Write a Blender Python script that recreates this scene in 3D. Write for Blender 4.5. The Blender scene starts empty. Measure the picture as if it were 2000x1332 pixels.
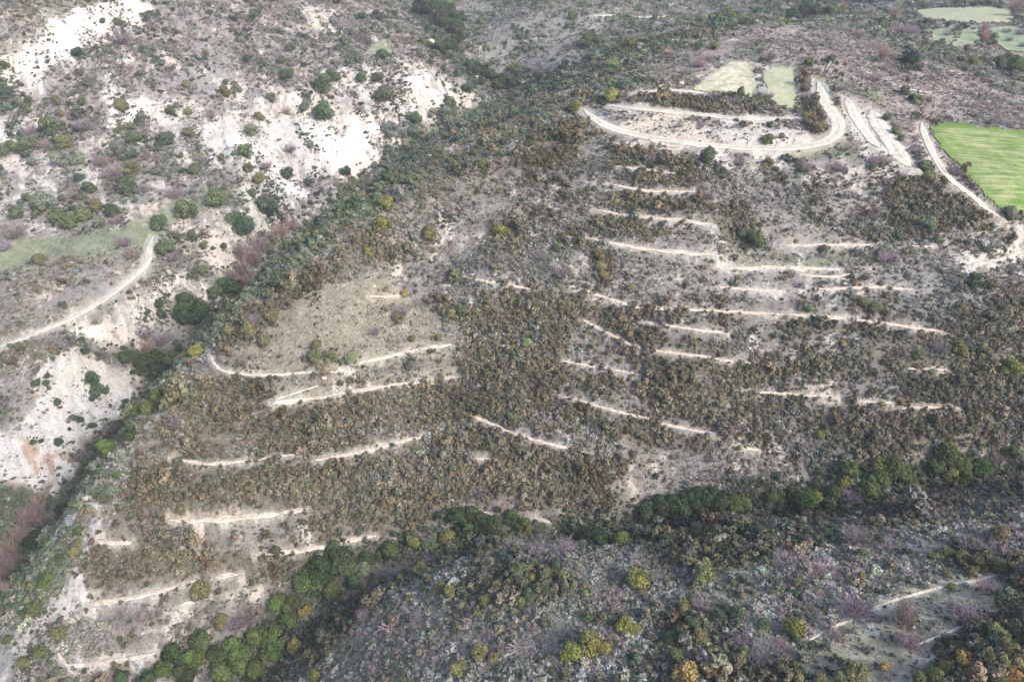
import bpy, math, numpy as np
from mathutils import Vector, Euler
R = math.radians
# ------------------------------------------------------------------ camera, light, exposure
CAM_H, PITCH, FPX = 150.0, R(33.0), 1500.0          # focal length in pixels of the 2000 px wide photograph
SC = bpy.context.scene
COL = SC.collection
cam_d = bpy.data.cameras.new('camera'); cam = bpy.data.objects.new('camera', cam_d); COL.objects.link(cam)
cam.location = (0, 0, CAM_H); cam.rotation_euler = (R(90) - PITCH, 0, 0)
cam_d.sensor_width = 36.0; cam_d.lens = 36.0 * FPX / 2000.0; cam_d.clip_end = 5000; cam_d.clip_start = 1
SC.camera = cam
SUN_AZ, SUN_EL = R(132), R(38)                      # azimuth of the sun seen from the scene (0 = +y, clockwise)
w = bpy.data.worlds.new('World'); SC.world = w; w.use_nodes = True
wn = w.node_tree.nodes; bg = wn['Background']; sky = wn.new('ShaderNodeTexSky')
sky.sky_type = 'NISHITA'; sky.sun_disc = False; sky.sun_elevation = SUN_EL; sky.sun_rotation = SUN_AZ
sky.air_density = 1.0; sky.dust_density = 3.0
w.node_tree.links.new(sky.outputs[0], bg.inputs[0]); bg.inputs[1].default_value = 0.15
sd = bpy.data.lights.new('sun', 'SUN'); so = bpy.data.objects.new('sun', sd); COL.objects.link(so)
sd.energy = 1.7; sd.angle = R(10); sd.color = (1.0, 0.96, 0.9)
sdir = Vector((math.sin(SUN_AZ) * math.cos(SUN_EL), math.cos(SUN_AZ) * math.cos(SUN_EL), math.sin(SUN_EL)))
so.rotation_euler = (-sdir).to_track_quat('-Z', 'Y').to_euler()
SC.view_settings.view_transform = 'Standard'; SC.view_settings.look = 'None'
SC.view_settings.exposure = 1.0; SC.view_settings.gamma = 1.0
SC.cycles.max_bounces = 4; SC.cycles.diffuse_bounces = 3; SC.cycles.transparent_max_bounces = 4

rng = np.random.default_rng(7)
# ------------------------------------------------------------------ noise
def _hash(ix, iy, s):
    n = (ix.astype(np.int64) * 374761393 + iy.astype(np.int64) * 668265263 + s * 974634777) & 0xffffffff
    n = ((n ^ (n >> 13)) * 1274126177) & 0xffffffff
    n = (n ^ (n >> 16)) * 2246822519 & 0xffffffff
    return ((n ^ (n >> 15)) & 0xffffff) / float(0xffffff)
def vnoise(x, y, s=0):
    ix = np.floor(x); iy = np.floor(y); fx = x - ix; fy = y - iy
    fx = fx * fx * (3 - 2 * fx); fy = fy * fy * (3 - 2 * fy)
    a = _hash(ix, iy, s); b = _hash(ix + 1, iy, s); c = _hash(ix, iy + 1, s); d = _hash(ix + 1, iy + 1, s)
    return (a + (b - a) * fx) * (1 - fy) + (c + (d - c) * fx) * fy
def fbm(x, y, sc, octv=4, s=0):
    v = 0; a = 1.0; t = 0; f = 1.0 / sc
    for k in range(octv):
        v = v + a * vnoise(x * f + 17.3 * k, y * f - 9.1 * k, s + k); t += a; a *= 0.55; f *= 2.03
    return v / t            # 0..1
def sstep(a, b, x):
    t = np.clip((x - a) / (b - a), 0, 1); return t * t * (3 - 2 * t)

# ------------------------------------------------------------------ terrain from surveyed points (column, row, elevation)
cP, sP = math.cos(PITCH), math.sin(PITCH)
def ray(px, py):
    u = (np.asarray(px, float) - 1000) / FPX; v = (666 - np.asarray(py, float)) / FPX
    return u, cP + v * sP, -sP + v * cP
def at_z(px, py, z):
    dx, dy, dz = ray(px, py); t = (z - CAM_H) / dz
    return np.stack([dx * t, dy * t], -1)
S = """1150 465 57 1400 500 57 1160 410 61 1390 440 61 1190 360 65.5 1350 375 65.5 1200 325 68.5 1345 342 68.5
1405 525 53 1640 528 53 1530 480 56 1830 482 56 1400 560 50 1780 562 50 1110 555 49.5 1230 597 46.5 1400 605 46.5 1840 648 46
1250 628 45 1415 650 45 1135 622 43.5 1250 678 41 1450 706 41 1110 706 39 1250 730 39 1460 765 36 1740 786 36 1100 776 33 1250 815 33
1400 846 33 905 806 30 1010 850 30 1150 884 30 1900 517 54 1990 492 54 1760 797 34.5 2000 640 46.5 2000 780 36 1900 860 31
430 727 38 560 733 38 690 722 38 780 696 38 880 672 38 530 788 33.5 700 763 33.5 893 735 33.5 335 893 28.5 400 906 28.5 580 885 28.5
620 898 28 720 880 28 860 841 28 330 1015 22.5 450 1010 22.5 600 994 22.5 195 1058 19.5 250 1060 19.5 500 1085 17 620 1068 17 735 1046 17
170 1180 13 290 1160 13 465 1120 13 130 1300 7 300 1276 7 1250 930 25.5 1450 930 26.5 1000 960 24 850 990 21.5
450 1325 1 600 1185 8 740 1082 13 920 1035 17.5 1100 1030 19 1300 1003 21 1560 985 23 1850 932 26 2000 912 28
1000 1332 37 1000 1200 35 1000 1100 31.5 1000 1057 28.5 2000 935 38 2000 1020 43 2000 1100 47 2000 1332 55 1500 1300 46 1500 1150 42.5 1500 1055 37.5 1500 1016 32.5
700 1332 20 700 1215 17.5 760 1130 18 850 1080 23 1750 970 35 1250 1040 30.5 1250 1150 39 1750 1150 46 1250 1300 42 1750 1050 41
0 1160 -25 80 1020 -21 160 900 -18 240 800 -14 300 700 -10 400 620 -7 470 560 -4 560 470 0 640 400 4 720 320 8 800 258 12 900 205 16 980 172 19 870 90 25 835 12 30
140 1120 16 60 1235 8 200 1000 23 265 880 30 330 778 37 418 690 39.5 480 600 45 560 535 50 640 478 55 720 440 58 830 390 62 940 300 68 1130 210 73 1240 172 77 1400 112 82 1480 60 84
860 500 50 870 580 43.5 700 600 45 960 500 54 1050 400 61 700 520 51 1050 520 51 800 650 40.5 1000 620 43 1000 720 37 1000 320 67.5
1150 235 72.5 1300 270 71.5 1500 290 71.3 1650 280 71.5 1250 180 77 1540 215 76 1750 320 70 1450 330 68 1600 400 62 1750 420 60.5 1450 160 79.5
1600 170 79.5 1600 120 81.5 1560 78 81.5 1700 250 74 1900 300 69.5 1990 380 65 1820 240 73 2000 250 71 1900 220 73 1800 120 76 1900 170 72 2000 192 70 1950 410 62.5 1880 350 67
1950 140 66 1750 68 66 1850 90 66 2000 95 66 1900 30 66 1600 20 50 1300 20 45 1250 60 45 1100 100 38 1000 60 45 1100 10 55 900 10 42 1000 130 27
1000 232 50 1100 162 55 1200 112 62 1300 72 68 900 290 45 800 350 38 700 420 35 600 500 28 500 590 20
0 675 5 100 643 6 200 592 9 290 500 12.5 300 455 14.5 150 700 3 150 880 -15 60 950 -17 0 800 -3 270 570 5 400 500 6 430 470 8
340 600 -3 380 560 0 260 660 -4 100 430 18 0 300 28 300 300 27 500 300 20 650 250 22 600 350 10 850 150 32 0 200 40 300 150 48 600 100 48 0 50 72 300 30 68 600 0 66 0 0 80 800 60 42 700 0 60 0 540 12 0 430 19 500 180 38 450 400 15"""
S = np.array(S.split(), float).reshape(-1, 3)
P = at_z(S[:, 0], S[:, 1], S[:, 2]); Z = S[:, 2]
EXT = np.array([[-330, 150, -10], [-330, 300, 35], [-330, 480, 90], [-150, 60, -8], [-220, 90, -28], [-60, 50, 18], [0, 30, 38], [60, 20, 52], [150, 40, 66], [180, 90, 48],
  [260, 150, 36], [300, 200, 62], [360, 280, 70], [0, 900, 70], [300, 900, 80], [-300, 900, 110], [0, 1300, 130], [700, 1200, 130], [-700, 1100, 160], [500, 500, 70],
  [650, 300, 80], [-600, 400, 110], [-500, 150, 40], [400, 60, 70], [0, -100, 50], [-300, -60, 0], [300, -60, 80]], float)
P = np.vstack([P, EXT[:, :2]]); Z = np.concatenate([Z, EXT[:, 2]])
def _k(d2): return 0.5 * d2 * np.log(d2 + 1e-9)
PS = P / 100.0
n = len(PS); D2 = ((PS[:, None] - PS[None]) ** 2).sum(-1)
A = np.zeros((n + 3, n + 3)); A[:n, :n] = _k(D2) + np.eye(n) * 0.006; A[:n, n] = 1; A[:n, n + 1:] = PS; A[n, :n] = 1; A[n + 1:, :n] = PS.T
Wt = np.linalg.solve(A, np.concatenate([Z, [0, 0, 0]]))
def base_h(x, y):
    x = np.ravel(x) / 100.0; y = np.ravel(y) / 100.0; out = np.empty_like(x)
    for i in range(0, len(x), 40000):
        a = x[i:i + 40000]; b = y[i:i + 40000]
        d2 = (a[:, None] - PS[None, :, 0]) ** 2 + (b[:, None] - PS[None, :, 1]) ** 2
        out[i:i + 40000] = _k(d2) @ Wt[:n] + Wt[n] + Wt[n + 1] * a + Wt[n + 2] * b
    return out
# polar sampling grid of the ground, centred under the viewpoint's hill foot
NR, NA = 900, 1150
R0, R1, A0, A1 = 38.0, 1250.0, R(-58), R(58)
OY = -25.0
rr = R0 * (R1 / R0) ** (np.arange(NR) / (NR - 1)); aa = A0 + (A1 - A0) * np.arange(NA) / (NA - 1)
GX = rr[:, None] * np.sin(aa)[None]; GY = OY + rr[:, None] * np.cos(aa)[None]
# coarse spline evaluation then bilinear refinement would lose ravines: evaluate every second node
def upsample(c, nr, na, f):
    i = np.arange(nr) / f; j = np.arange(na) / f
    i0 = np.minimum(i.astype(int), c.shape[0] - 2); j0 = np.minimum(j.astype(int), c.shape[1] - 2)
    fi = (i - i0)[:, None]; fj = (j - j0)[None]
    return (c[i0][:, j0] * (1 - fi) + c[i0 + 1][:, j0] * fi) * (1 - fj) + (c[i0][:, j0 + 1] * (1 - fi) + c[i0 + 1][:, j0 + 1] * fi) * fj
f = 4
ri = R0 * (R1 / R0) ** (np.arange(0, NR + f, f) / (NR - 1)); ai = A0 + (A1 - A0) * np.arange(0, NA + f, f) / (NA - 1)
cx = ri[:, None] * np.sin(ai)[None]; cy = OY + ri[:, None] * np.cos(ai)[None]
GB = upsample(base_h(cx, cy).reshape(cx.shape), NR, NA, f)
def lookup(G, x, y):
    x = np.asarray(x, float); y = np.asarray(y, float) - OY
    r_ = np.hypot(x, y); a_ = np.arctan2(x, y)
    i = np.clip(np.log(np.maximum(r_, 1) / R0) / math.log(R1 / R0) * (NR - 1), 0, NR - 1.001); j = np.clip((a_ - A0) / (A1 - A0) * (NA - 1), 0, NA - 1.001)
    i0 = i.astype(int); j0 = j.astype(int); fi = i - i0; fj = j - j0
    return (G[i0, j0] * (1 - fi) + G[i0 + 1, j0] * fi) * (1 - fj) + (G[i0, j0 + 1] * (1 - fi) + G[i0 + 1, j0 + 1] * fi) * fj
def hit(px, py, G):
    px = np.atleast_1d(np.asarray(px, float)); py = np.atleast_1d(np.asarray(py, float))
    dx, dy, dz = ray(px, py); dy = dy + dx * 0; dz = dz + dx * 0
    t = np.full(px.shape, 45.0); done = np.zeros(px.shape, bool); prev = t.copy()
    for _ in range(1400):
        z = CAM_H + dz * t; g = lookup(G, dx * t, dy * t)
        done |= z <= g
        if done.all(): break
        prev = np.where(done, prev, t); t = np.where(done, t, t + np.clip((z - g) * 0.35, 0.25, 8))
        if t.max() > 1600: done |= t > 1500
    lo, hi = prev, t
    for _ in range(18):
        m = (lo + hi) / 2; b = CAM_H + dz * m <= lookup(G, dx * m, dy * m); hi = np.where(b, m, hi); lo = np.where(b, lo, m)
    return np.stack([dx * hi, dy * hi], -1), hi
def pline(s): return np.array(s.split(), float).reshape(-1, 2)
def densify(p, step):
    o = [p[:1]]
    for a, b in zip(p[:-1], p[1:]):
        k = max(1, int(np.ceil(np.hypot(*(b - a)) / step))); o.append(a + (b - a) * (np.arange(1, k + 1) / k)[:, None])
    return np.vstack(o)
def smooth(p, it=3):
    for _ in range(it):
        q = p.copy(); q[1:-1] = (p[:-2] + 2 * p[1:-1] + p[2:]) / 4; p = q
    return p
def dist_line(x, y, L):
    """distance, parameter index, signed side of points to a polyline"""
    best = np.full(x.shape, 1e9); 
    for a, b in zip(L[:-1], L[1:]):
        d = b - a; l2 = (d ** 2).sum() + 1e-9
        t = np.clip(((x - a[0]) * d[0] + (y - a[1]) * d[1]) / l2, 0, 1)
        best = np.minimum(best, np.hypot(x - a[0] - t * d[0], y - a[1] - t * d[1]))
    return best
def near_mask(L, pad):
    return (GX > L[:, 0].min() - pad) & (GX < L[:, 0].max() + pad) & (GY > L[:, 1].min() - pad) & (GY < L[:, 1].max() + pad)
def inside(x, y, L):
    c = np.zeros(x.shape, bool)
    for (x1, y1), (x2, y2) in zip(L, np.roll(L, -1, 0)):
        if y1 == y2: continue
        k = ((y1 > y) != (y2 > y)) & (x < (x2 - x1) * (y - y1) / (y2 - y1) + x1); c ^= k
    return c
def poly_world(s, G, step=25):
    p = pline(s); p = np.vstack([p, p[:1]]); p = densify(p, step)[:-1]
    return hit(p[:, 0], p[:, 1], G)[0]
# relief that the survey points do not carry
WX = GX + 9 * (fbm(GX, GY, 22, 3, 31) - .5); WY = GY + 9 * (fbm(GX, GY, 22, 3, 47) - .5)
RG = np.hypot(GX, GY)
G0 = GB.copy()
BAD = [  # gullied chalk slopes
 "400 150 620 120 800 120 960 180 900 215 800 240 740 310 640 380 540 470 450 480 380 420 400 300",
 "60 760 150 670 290 740 270 800 200 840 150 960 0 960 0 880", "230 590 330 540 450 460 470 520 430 560 380 620 290 680 150 650",
 "0 20 250 0 420 30 420 130 250 230 0 260"]
bad = np.zeros(GX.shape)
for s in BAD:
    L = poly_world(s, GB, 60); m = near_mask(L, 15); bad[m] = np.maximum(bad[m], inside(WX[m], WY[m], L))
RAV = "380 1400 450 1335 520 1245 600 1178 700 1122 760 1092 860 1058 1000 1038 1200 1018 1400 992 1560 976 1750 942 1850 926 2060 896"
p = densify(pline(RAV), 20); rv = smooth(hit(p[:, 0], p[:, 1], GB)[0], 4); m = near_mask(rv, 25); d = dist_line(GX[m], GY[m], rv); G0[m] -= 5.0 * np.exp(-(d / 8.0) ** 2)
RAV2 = "0 1160 60 1050 160 900 240 800 300 700 400 620 470 560 560 470 640 402 720 322 800 260 900 207 980 174"
p = densify(pline(RAV2), 20); rv = smooth(hit(p[:, 0], p[:, 1], GB)[0], 4); m = near_mask(rv, 30); d = dist_line(GX[m], GY[m], rv); G0[m] -= 6.0 * np.exp(-(d / 13.0) ** 2)
# soften mask
for _ in range(10):
    bad[1:-1] = (bad[:-2] + bad[2:] + 2 * bad[1:-1]) / 4; bad[:, 1:-1] = (bad[:, :-2] + bad[:, 2:] + 2 * bad[:, 1:-1]) / 4
rgd = lambda x, y, s, k: 1 - np.abs(2 * fbm(x, y, s, 3, k) - 1)
# gullies run down towards the ravine (down and right in the photograph, i.e. +x -y)
ca, sa = math.cos(R(-62)), math.sin(R(-62))
U = WX * ca + WY * sa; V = -WX * sa + WY * ca
G0 += bad * (4.2 * (rgd(U / 5.0, V, 11, 71) - .62) + 1.3 * (rgd(U / 3.0, V, 4, 72) - .6) + .55 * (rgd(U / 2.0, V, 1.7, 73) - .6))
G0 += 3.4 * (fbm(GX, GY, 48, 3, 5) - .5) * sstep(150, 260, RG) + 2.0 * (fbm(GX, GY, 17, 4, 9) - .5) + .55 * (fbm(GX, GY, 4, 3, 13) - .5)
G0 += 10 * (rgd(GX, GY, 130, 77) - .6) * sstep(430, 620, RG)

# ------------------------------------------------------------------ terraces, paths, tracks, fields (lines given as seen, laid on the ground)
TERR = [  # thickness, line
 (9, "1150 465 1210 478 1280 490 1340 492 1400 502"), (9, "1162 410 1220 420 1300 428 1350 432 1392 440"), (8, "1190 360 1240 370 1290 376 1360 374"),
 (6, "1200 325 1260 332 1345 342"), (9, "1405 525 1470 524 1560 524 1640 528"), (6, "1560 535 1620 545 1660 535"), (7, "1530 480 1600 478 1700 478"), (4, "1780 481 1830 482"),
 (6, "1405 560 1460 566 1530 568"), (7, "1580 566 1640 562 1720 560 1785 566"), (5, "1112 556 1160 574 1232 598"), (7, "1255 626 1310 635 1360 644 1416 650"),
 (6, "1136 622 1170 642 1210 662 1250 680"), (6, "1270 684 1330 690 1400 700 1460 710"), (5, "1100 704 1150 715 1200 722 1250 732"), (6, "1230 600 1320 604 1400 607 1530 614"),
 (7, "1540 614 1640 620 1720 630 1842 648"), (5, "1455 764 1520 768 1580 772 1640 776"), (6, "1675 783 1740 788"), (4, "1755 798 1810 794 1875 797"), (4, "1770 720 1850 722"),
 (6, "1100 775 1160 790 1250 815 1330 836 1400 846"), (6, "905 806 950 822 1010 850 1070 865 1150 886"), (6, "410 690 414 708 428 724 470 732 530 732 600 728 690 724"),
 (7, "700 708 740 700 800 686 882 672"), (7, "532 788 590 778 640 770 700 763 760 752 830 744 895 735"), (7, "338 892 365 902 400 907 480 900 540 890 584 886"),
 (8, "615 898 660 890 720 880 780 862 868 840"), (10, "330 1014 380 1017 430 1013 500 1008 545 1002"), (8, "550 1000 600 993"), (8, "190 1057 225 1060 258 1060"),
 (7, "498 1084 560 1078 610 1072 650 1062 690 1052 736 1046"), (10, "168 1180 220 1174 270 1164 330 1148 385 1134"), (8, "420 1128 466 1120"),
 (8, "128 1300 180 1298 240 1288 302 1275"), (7, "112 1272 124 1290 132 1302"), (5, "355 1178 385 1172"), (5, "925 895 968 896"), (5, "720 577 750 580 785 578"),
 (5, "1040 1008 1060 1014 1075 1024"), (7, "1900 517 1930 512 1965 504 1998 488"), (6, "1970 630 2010 626"), (5, "1250 250 1270 280 1330 288"), (6, "1440 870 1480 880"),
 (4, "900 540 960 550 1040 566"), (5, "1920 685 1970 688"), (5, "1210 278 1260 284 1330 292"), (4, "540 780 620 752"), (5, "870 1000 960 1000"), (5, "1686 137 1704 147")]
TRACK = [  # (thickness px, label, line)
 (17, "pale chalk road sweeping round the foot of the hilltop bank", "1140 214 1160 232 1190 250 1230 262 1290 272 1350 280 1420 288 1500 290 1560 290 1610 280 1640 262 1640 240 1622 215 1606 190 1598 158"),
 (13, "pale chalk track along the upper bank below the olive scrub", "1195 208 1240 212 1300 218 1370 224 1440 232 1500 234 1560 230"),
 (8, "narrow pale track running out to the half round hilltop field", "1236 184 1270 178 1330 176 1380 184"),
 (20, "wide grey gravel strip descending beside the purple hedge line", "1705 215 1712 240 1730 262 1745 285 1760 305 1775 330"),
 (12, "grey chalk path forking right of the hilltop road", "1655 190 1662 215 1675 240 1700 270 1715 290"),
 (9, "narrow farm track between the gravel strip and the bright green field", "1800 240 1808 275 1825 305 1840 330 1862 360 1900 380 1925 405 1950 430"),
 (9, "pale dirt track crossing the left meadow down to the picture edge", "-20 685 50 658 110 636 170 606 220 572 262 542 288 518 296 500 288 482 298 462"),
 (8, "pale bare track on the far hillside beyond the ridge", "1160 32 1210 31 1260 37 1300 33"),
 (5, "thin chalky footpath on the near slope above the grassy hollow", "1560 1262 1600 1236 1700 1190 1760 1165 1820 1152 1850 1140 1900 1135 1990 1108"),
 (5, "thin chalky footpath curling round the near grassy hollow", "1780 1262 1840 1240 1880 1222 1910 1200 1955 1190"),
 (4, "faint stony path cutting up the near slope through grey scrub", "920 1330 960 1300 1000 1270 1040 1258"),
 (4, "thin pale path along the meadow edge on the hilltop", "1735 162 1760 170 1790 180 1820 184"),
]
FIELD = [  # name, label, colour pair, stripes, polygon
 ('field', 'bright green cereal field with light tramlines at the right edge', ((.112, .195, .04), (.31, .33, .17)), 1,
   "1818 246 1850 240 1920 248 2030 258 2060 330 2060 432 1990 420 1945 408 1925 388 1890 352 1865 320 1838 292 1820 262"),
 ('field', 'half round pale straw field with green rim on the hilltop', ((.56, .52, .42), (.36, .355, .24)), 0,
   "1352 178 1368 160 1400 136 1425 122 1455 122 1470 140 1477 165 1476 190 1430 184"),
 ('field', 'narrow straw and green field strip beside the purple hedge', ((.42, .41, .31), (.31, .36, .20)), 0,
   "1490 140 1520 130 1552 134 1556 200 1545 218 1520 210 1492 188"),
 ('field', 'long pale green field high in the distant valley', ((.33, .37, .21), (.40, .38, .28)), 0,
   "1785 26 1830 16 1900 14 1972 16 1990 30 1975 46 1880 46 1800 38"),
 ('field', 'small green terrace field under the long distant field', ((.20, .26, .16), (.27, .30, .20)), 0, "1818 58 1870 56 1860 84 1820 86"),
 ('field', 'curved green terrace field between two distant purple hedges', ((.21, .27, .17), (.28, .31, .21)), 0, "1875 60 1912 56 1916 84 1905 96 1850 94 1868 80"),
 ('field', 'right hand green terrace field below the distant hedges', ((.20, .27, .17), (.27, .31, .20)), 0, "1932 56 1985 52 2020 70 2020 112 1965 104 1940 84"),
]
PATHW = [(0.75, s) for _, s in TERR]
lines = []
for th, s in TERR:
    p = smooth(densify(pline(s), 14), 2); q, t = hit(p[:, 0], p[:, 1], G0); q = smooth(densify(q, 1.0), 6)
    lines.append(('terrace', th * np.median(t) / FPX * .72, None, q))
for th, lb, s in TRACK:
    p = smooth(densify(pline(s), 14), 3); q, t = hit(p[:, 0], p[:, 1], G0); q = smooth(densify(q, 1.0), 8)
    lines.append(('track', th * np.median(t) / FPX * (.9 if th > 6 else .7), lb, q))
fields = [(nm, lb, c, st, poly_world(s, G0, 20)) for nm, lb, c, st, s in FIELD]
G = G0.copy()
# ground is calmer in the fields
for nm, lb, c, st, L in fields:
    m = near_mask(L, 4); ins = inside(GX[m], GY[m], L) * (0.35 if st == 2 else .8); G[m] = G[m] * (1 - ins) + (GB[m] + (G[m] - GB[m]).mean()) * ins
bare = np.zeros(G.shape)        # how bare the soil is beside the paths
for kd, hw, lb, q in lines:
    m = near_mask(q, hw + 5); x = GX[m]; y = GY[m]; d = np.full(x.shape, 1e9); zl = np.zeros(x.shape)
    qc = q[::2] if len(q) > 6 else q; zq = lookup(G0, qc[:, 0], qc[:, 1]); zq = np.convolve(np.pad(zq, 4, 'edge'), np.ones(9) / 9, 'valid')
    for k in range(len(qc)):
        dd = np.hypot(x - qc[k, 0], y - qc[k, 1]); b = dd < d; d[b] = dd[b]; zl[b] = zq[k]
    k = 1 - sstep(hw * .8, hw + (1.5 if kd == 'terrace' else 2.4), d); G[m] = G[m] * (1 - k) + (zl - .15) * k
    if kd == 'terrace' or hw > .8: k2 = (1 - sstep(hw, hw + 5.0, d)) * (1 - k); G[m] += k2 * 1.1 * np.tanh((G0[m] - zl) * 1.2) * np.where(G0[m] < zl, 1.0, .5)
    bw_ = .8 if kd == 'terrace' else (1.8 if hw > .8 else .4)
    bare[m] = np.maximum(bare[m], (1 - sstep(hw * .9, hw + bw_, d + 1.3 * (fbm(x, y, 2.5, 3, 88) - .5))))
def ground(x, y): return lookup(G, x, y)

# ------------------------------------------------------------------ vegetation zones
# name: (ground colour, pale chalk share, density per m2, {scrub kind: weight}, size)
ZT = {
 'face':   ((.25, .225, .195), .24, 2.2, dict(O=.26, G=.50, D=.03, P=.12, W=.09), .85),
 'oak':    ((.185, .165, .128), .04, 4.4, dict(O=.74, G=.15, D=.03, P=.05, W=.03), .86),
 'grey':   ((.27, .25, .225), .22, 3.5, dict(G=.70, P=.13, O=.06, D=.02, W=.09), .85),
 'pale':   ((.30, .275, .245), .42, 2.6, dict(G=.64, P=.12, D=.08, W=.16), .8),
 'knoll':  ((.27, .245, .19), .08, 2.2, dict(G=.62, P=.20, O=.08, W=.1), .45),
 'sward':  ((.20, .215, .14), .10, 2.0, dict(G=.65, D=.15, O=.1, W=.1), .5),
 'flank':  ((.16, .175, .12), .03, 2.4, dict(D=.64, G=.26, P=.08, O=.02), 1.1),
 'flankg': ((.22, .21, .18), .08, 2.8, dict(G=.52, D=.22, P=.14, O=.08, W=.04), .85),
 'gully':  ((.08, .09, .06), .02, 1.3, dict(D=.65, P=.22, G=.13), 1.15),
 'near':   ((.30, .30, .225), .14, 4.6, dict(G=.74, P=.17, D=.05, O=.02, W=.02), .85),
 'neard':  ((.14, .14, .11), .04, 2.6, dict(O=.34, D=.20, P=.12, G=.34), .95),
 'gold':   ((.15, .125, .08), .02, 2.4, dict(O=.7, D=.14, P=.16), 1.05),
 'slope':  ((.35, .315, .285), .52, 2.3, dict(G=.56, P=.22, D=.16, W=.06), .7),
 'dots':   ((.37, .34, .31), .62, 3.0, dict(G=.45, P=.25, D=.30), .55),
 'white':  ((.46, .43, .395), .85, .5, dict(D=.6, P=.4), .5),
 'cream':  ((.54, .48, .39), 1.0, .07, dict(D=.8, P=.2), .5),
 'pink':   ((.44, .33, .26), .4, .3, dict(G=.5, D=.5), .5),
 'violet': ((.285, .255, .24), .24, 1.9, dict(P=.42, G=.46, D=.12), .95),
 'mead':   ((.235, .262, .17), .05, .7, dict(G=.6, P=.2, W=.2), .4),
 'hollow': ((.40, .37, .26), .34, 2.6, dict(G=.56, D=.14, W=.2, O=.1), .42),
 'heath':  ((.31, .265, .245), .08, 2.4, dict(G=.70, P=.28, D=.02), .55),
 'far':    ((.24, .235, .21), .10, 1.7, dict(G=.50, P=.26, D=.24), .9),
 'bankw':  ((.46, .415, .355), .74, 1.2, dict(G=.36, P=.26, O=.2, D=.1, W=.08), .6),
}
ZN = list(ZT)
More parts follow.
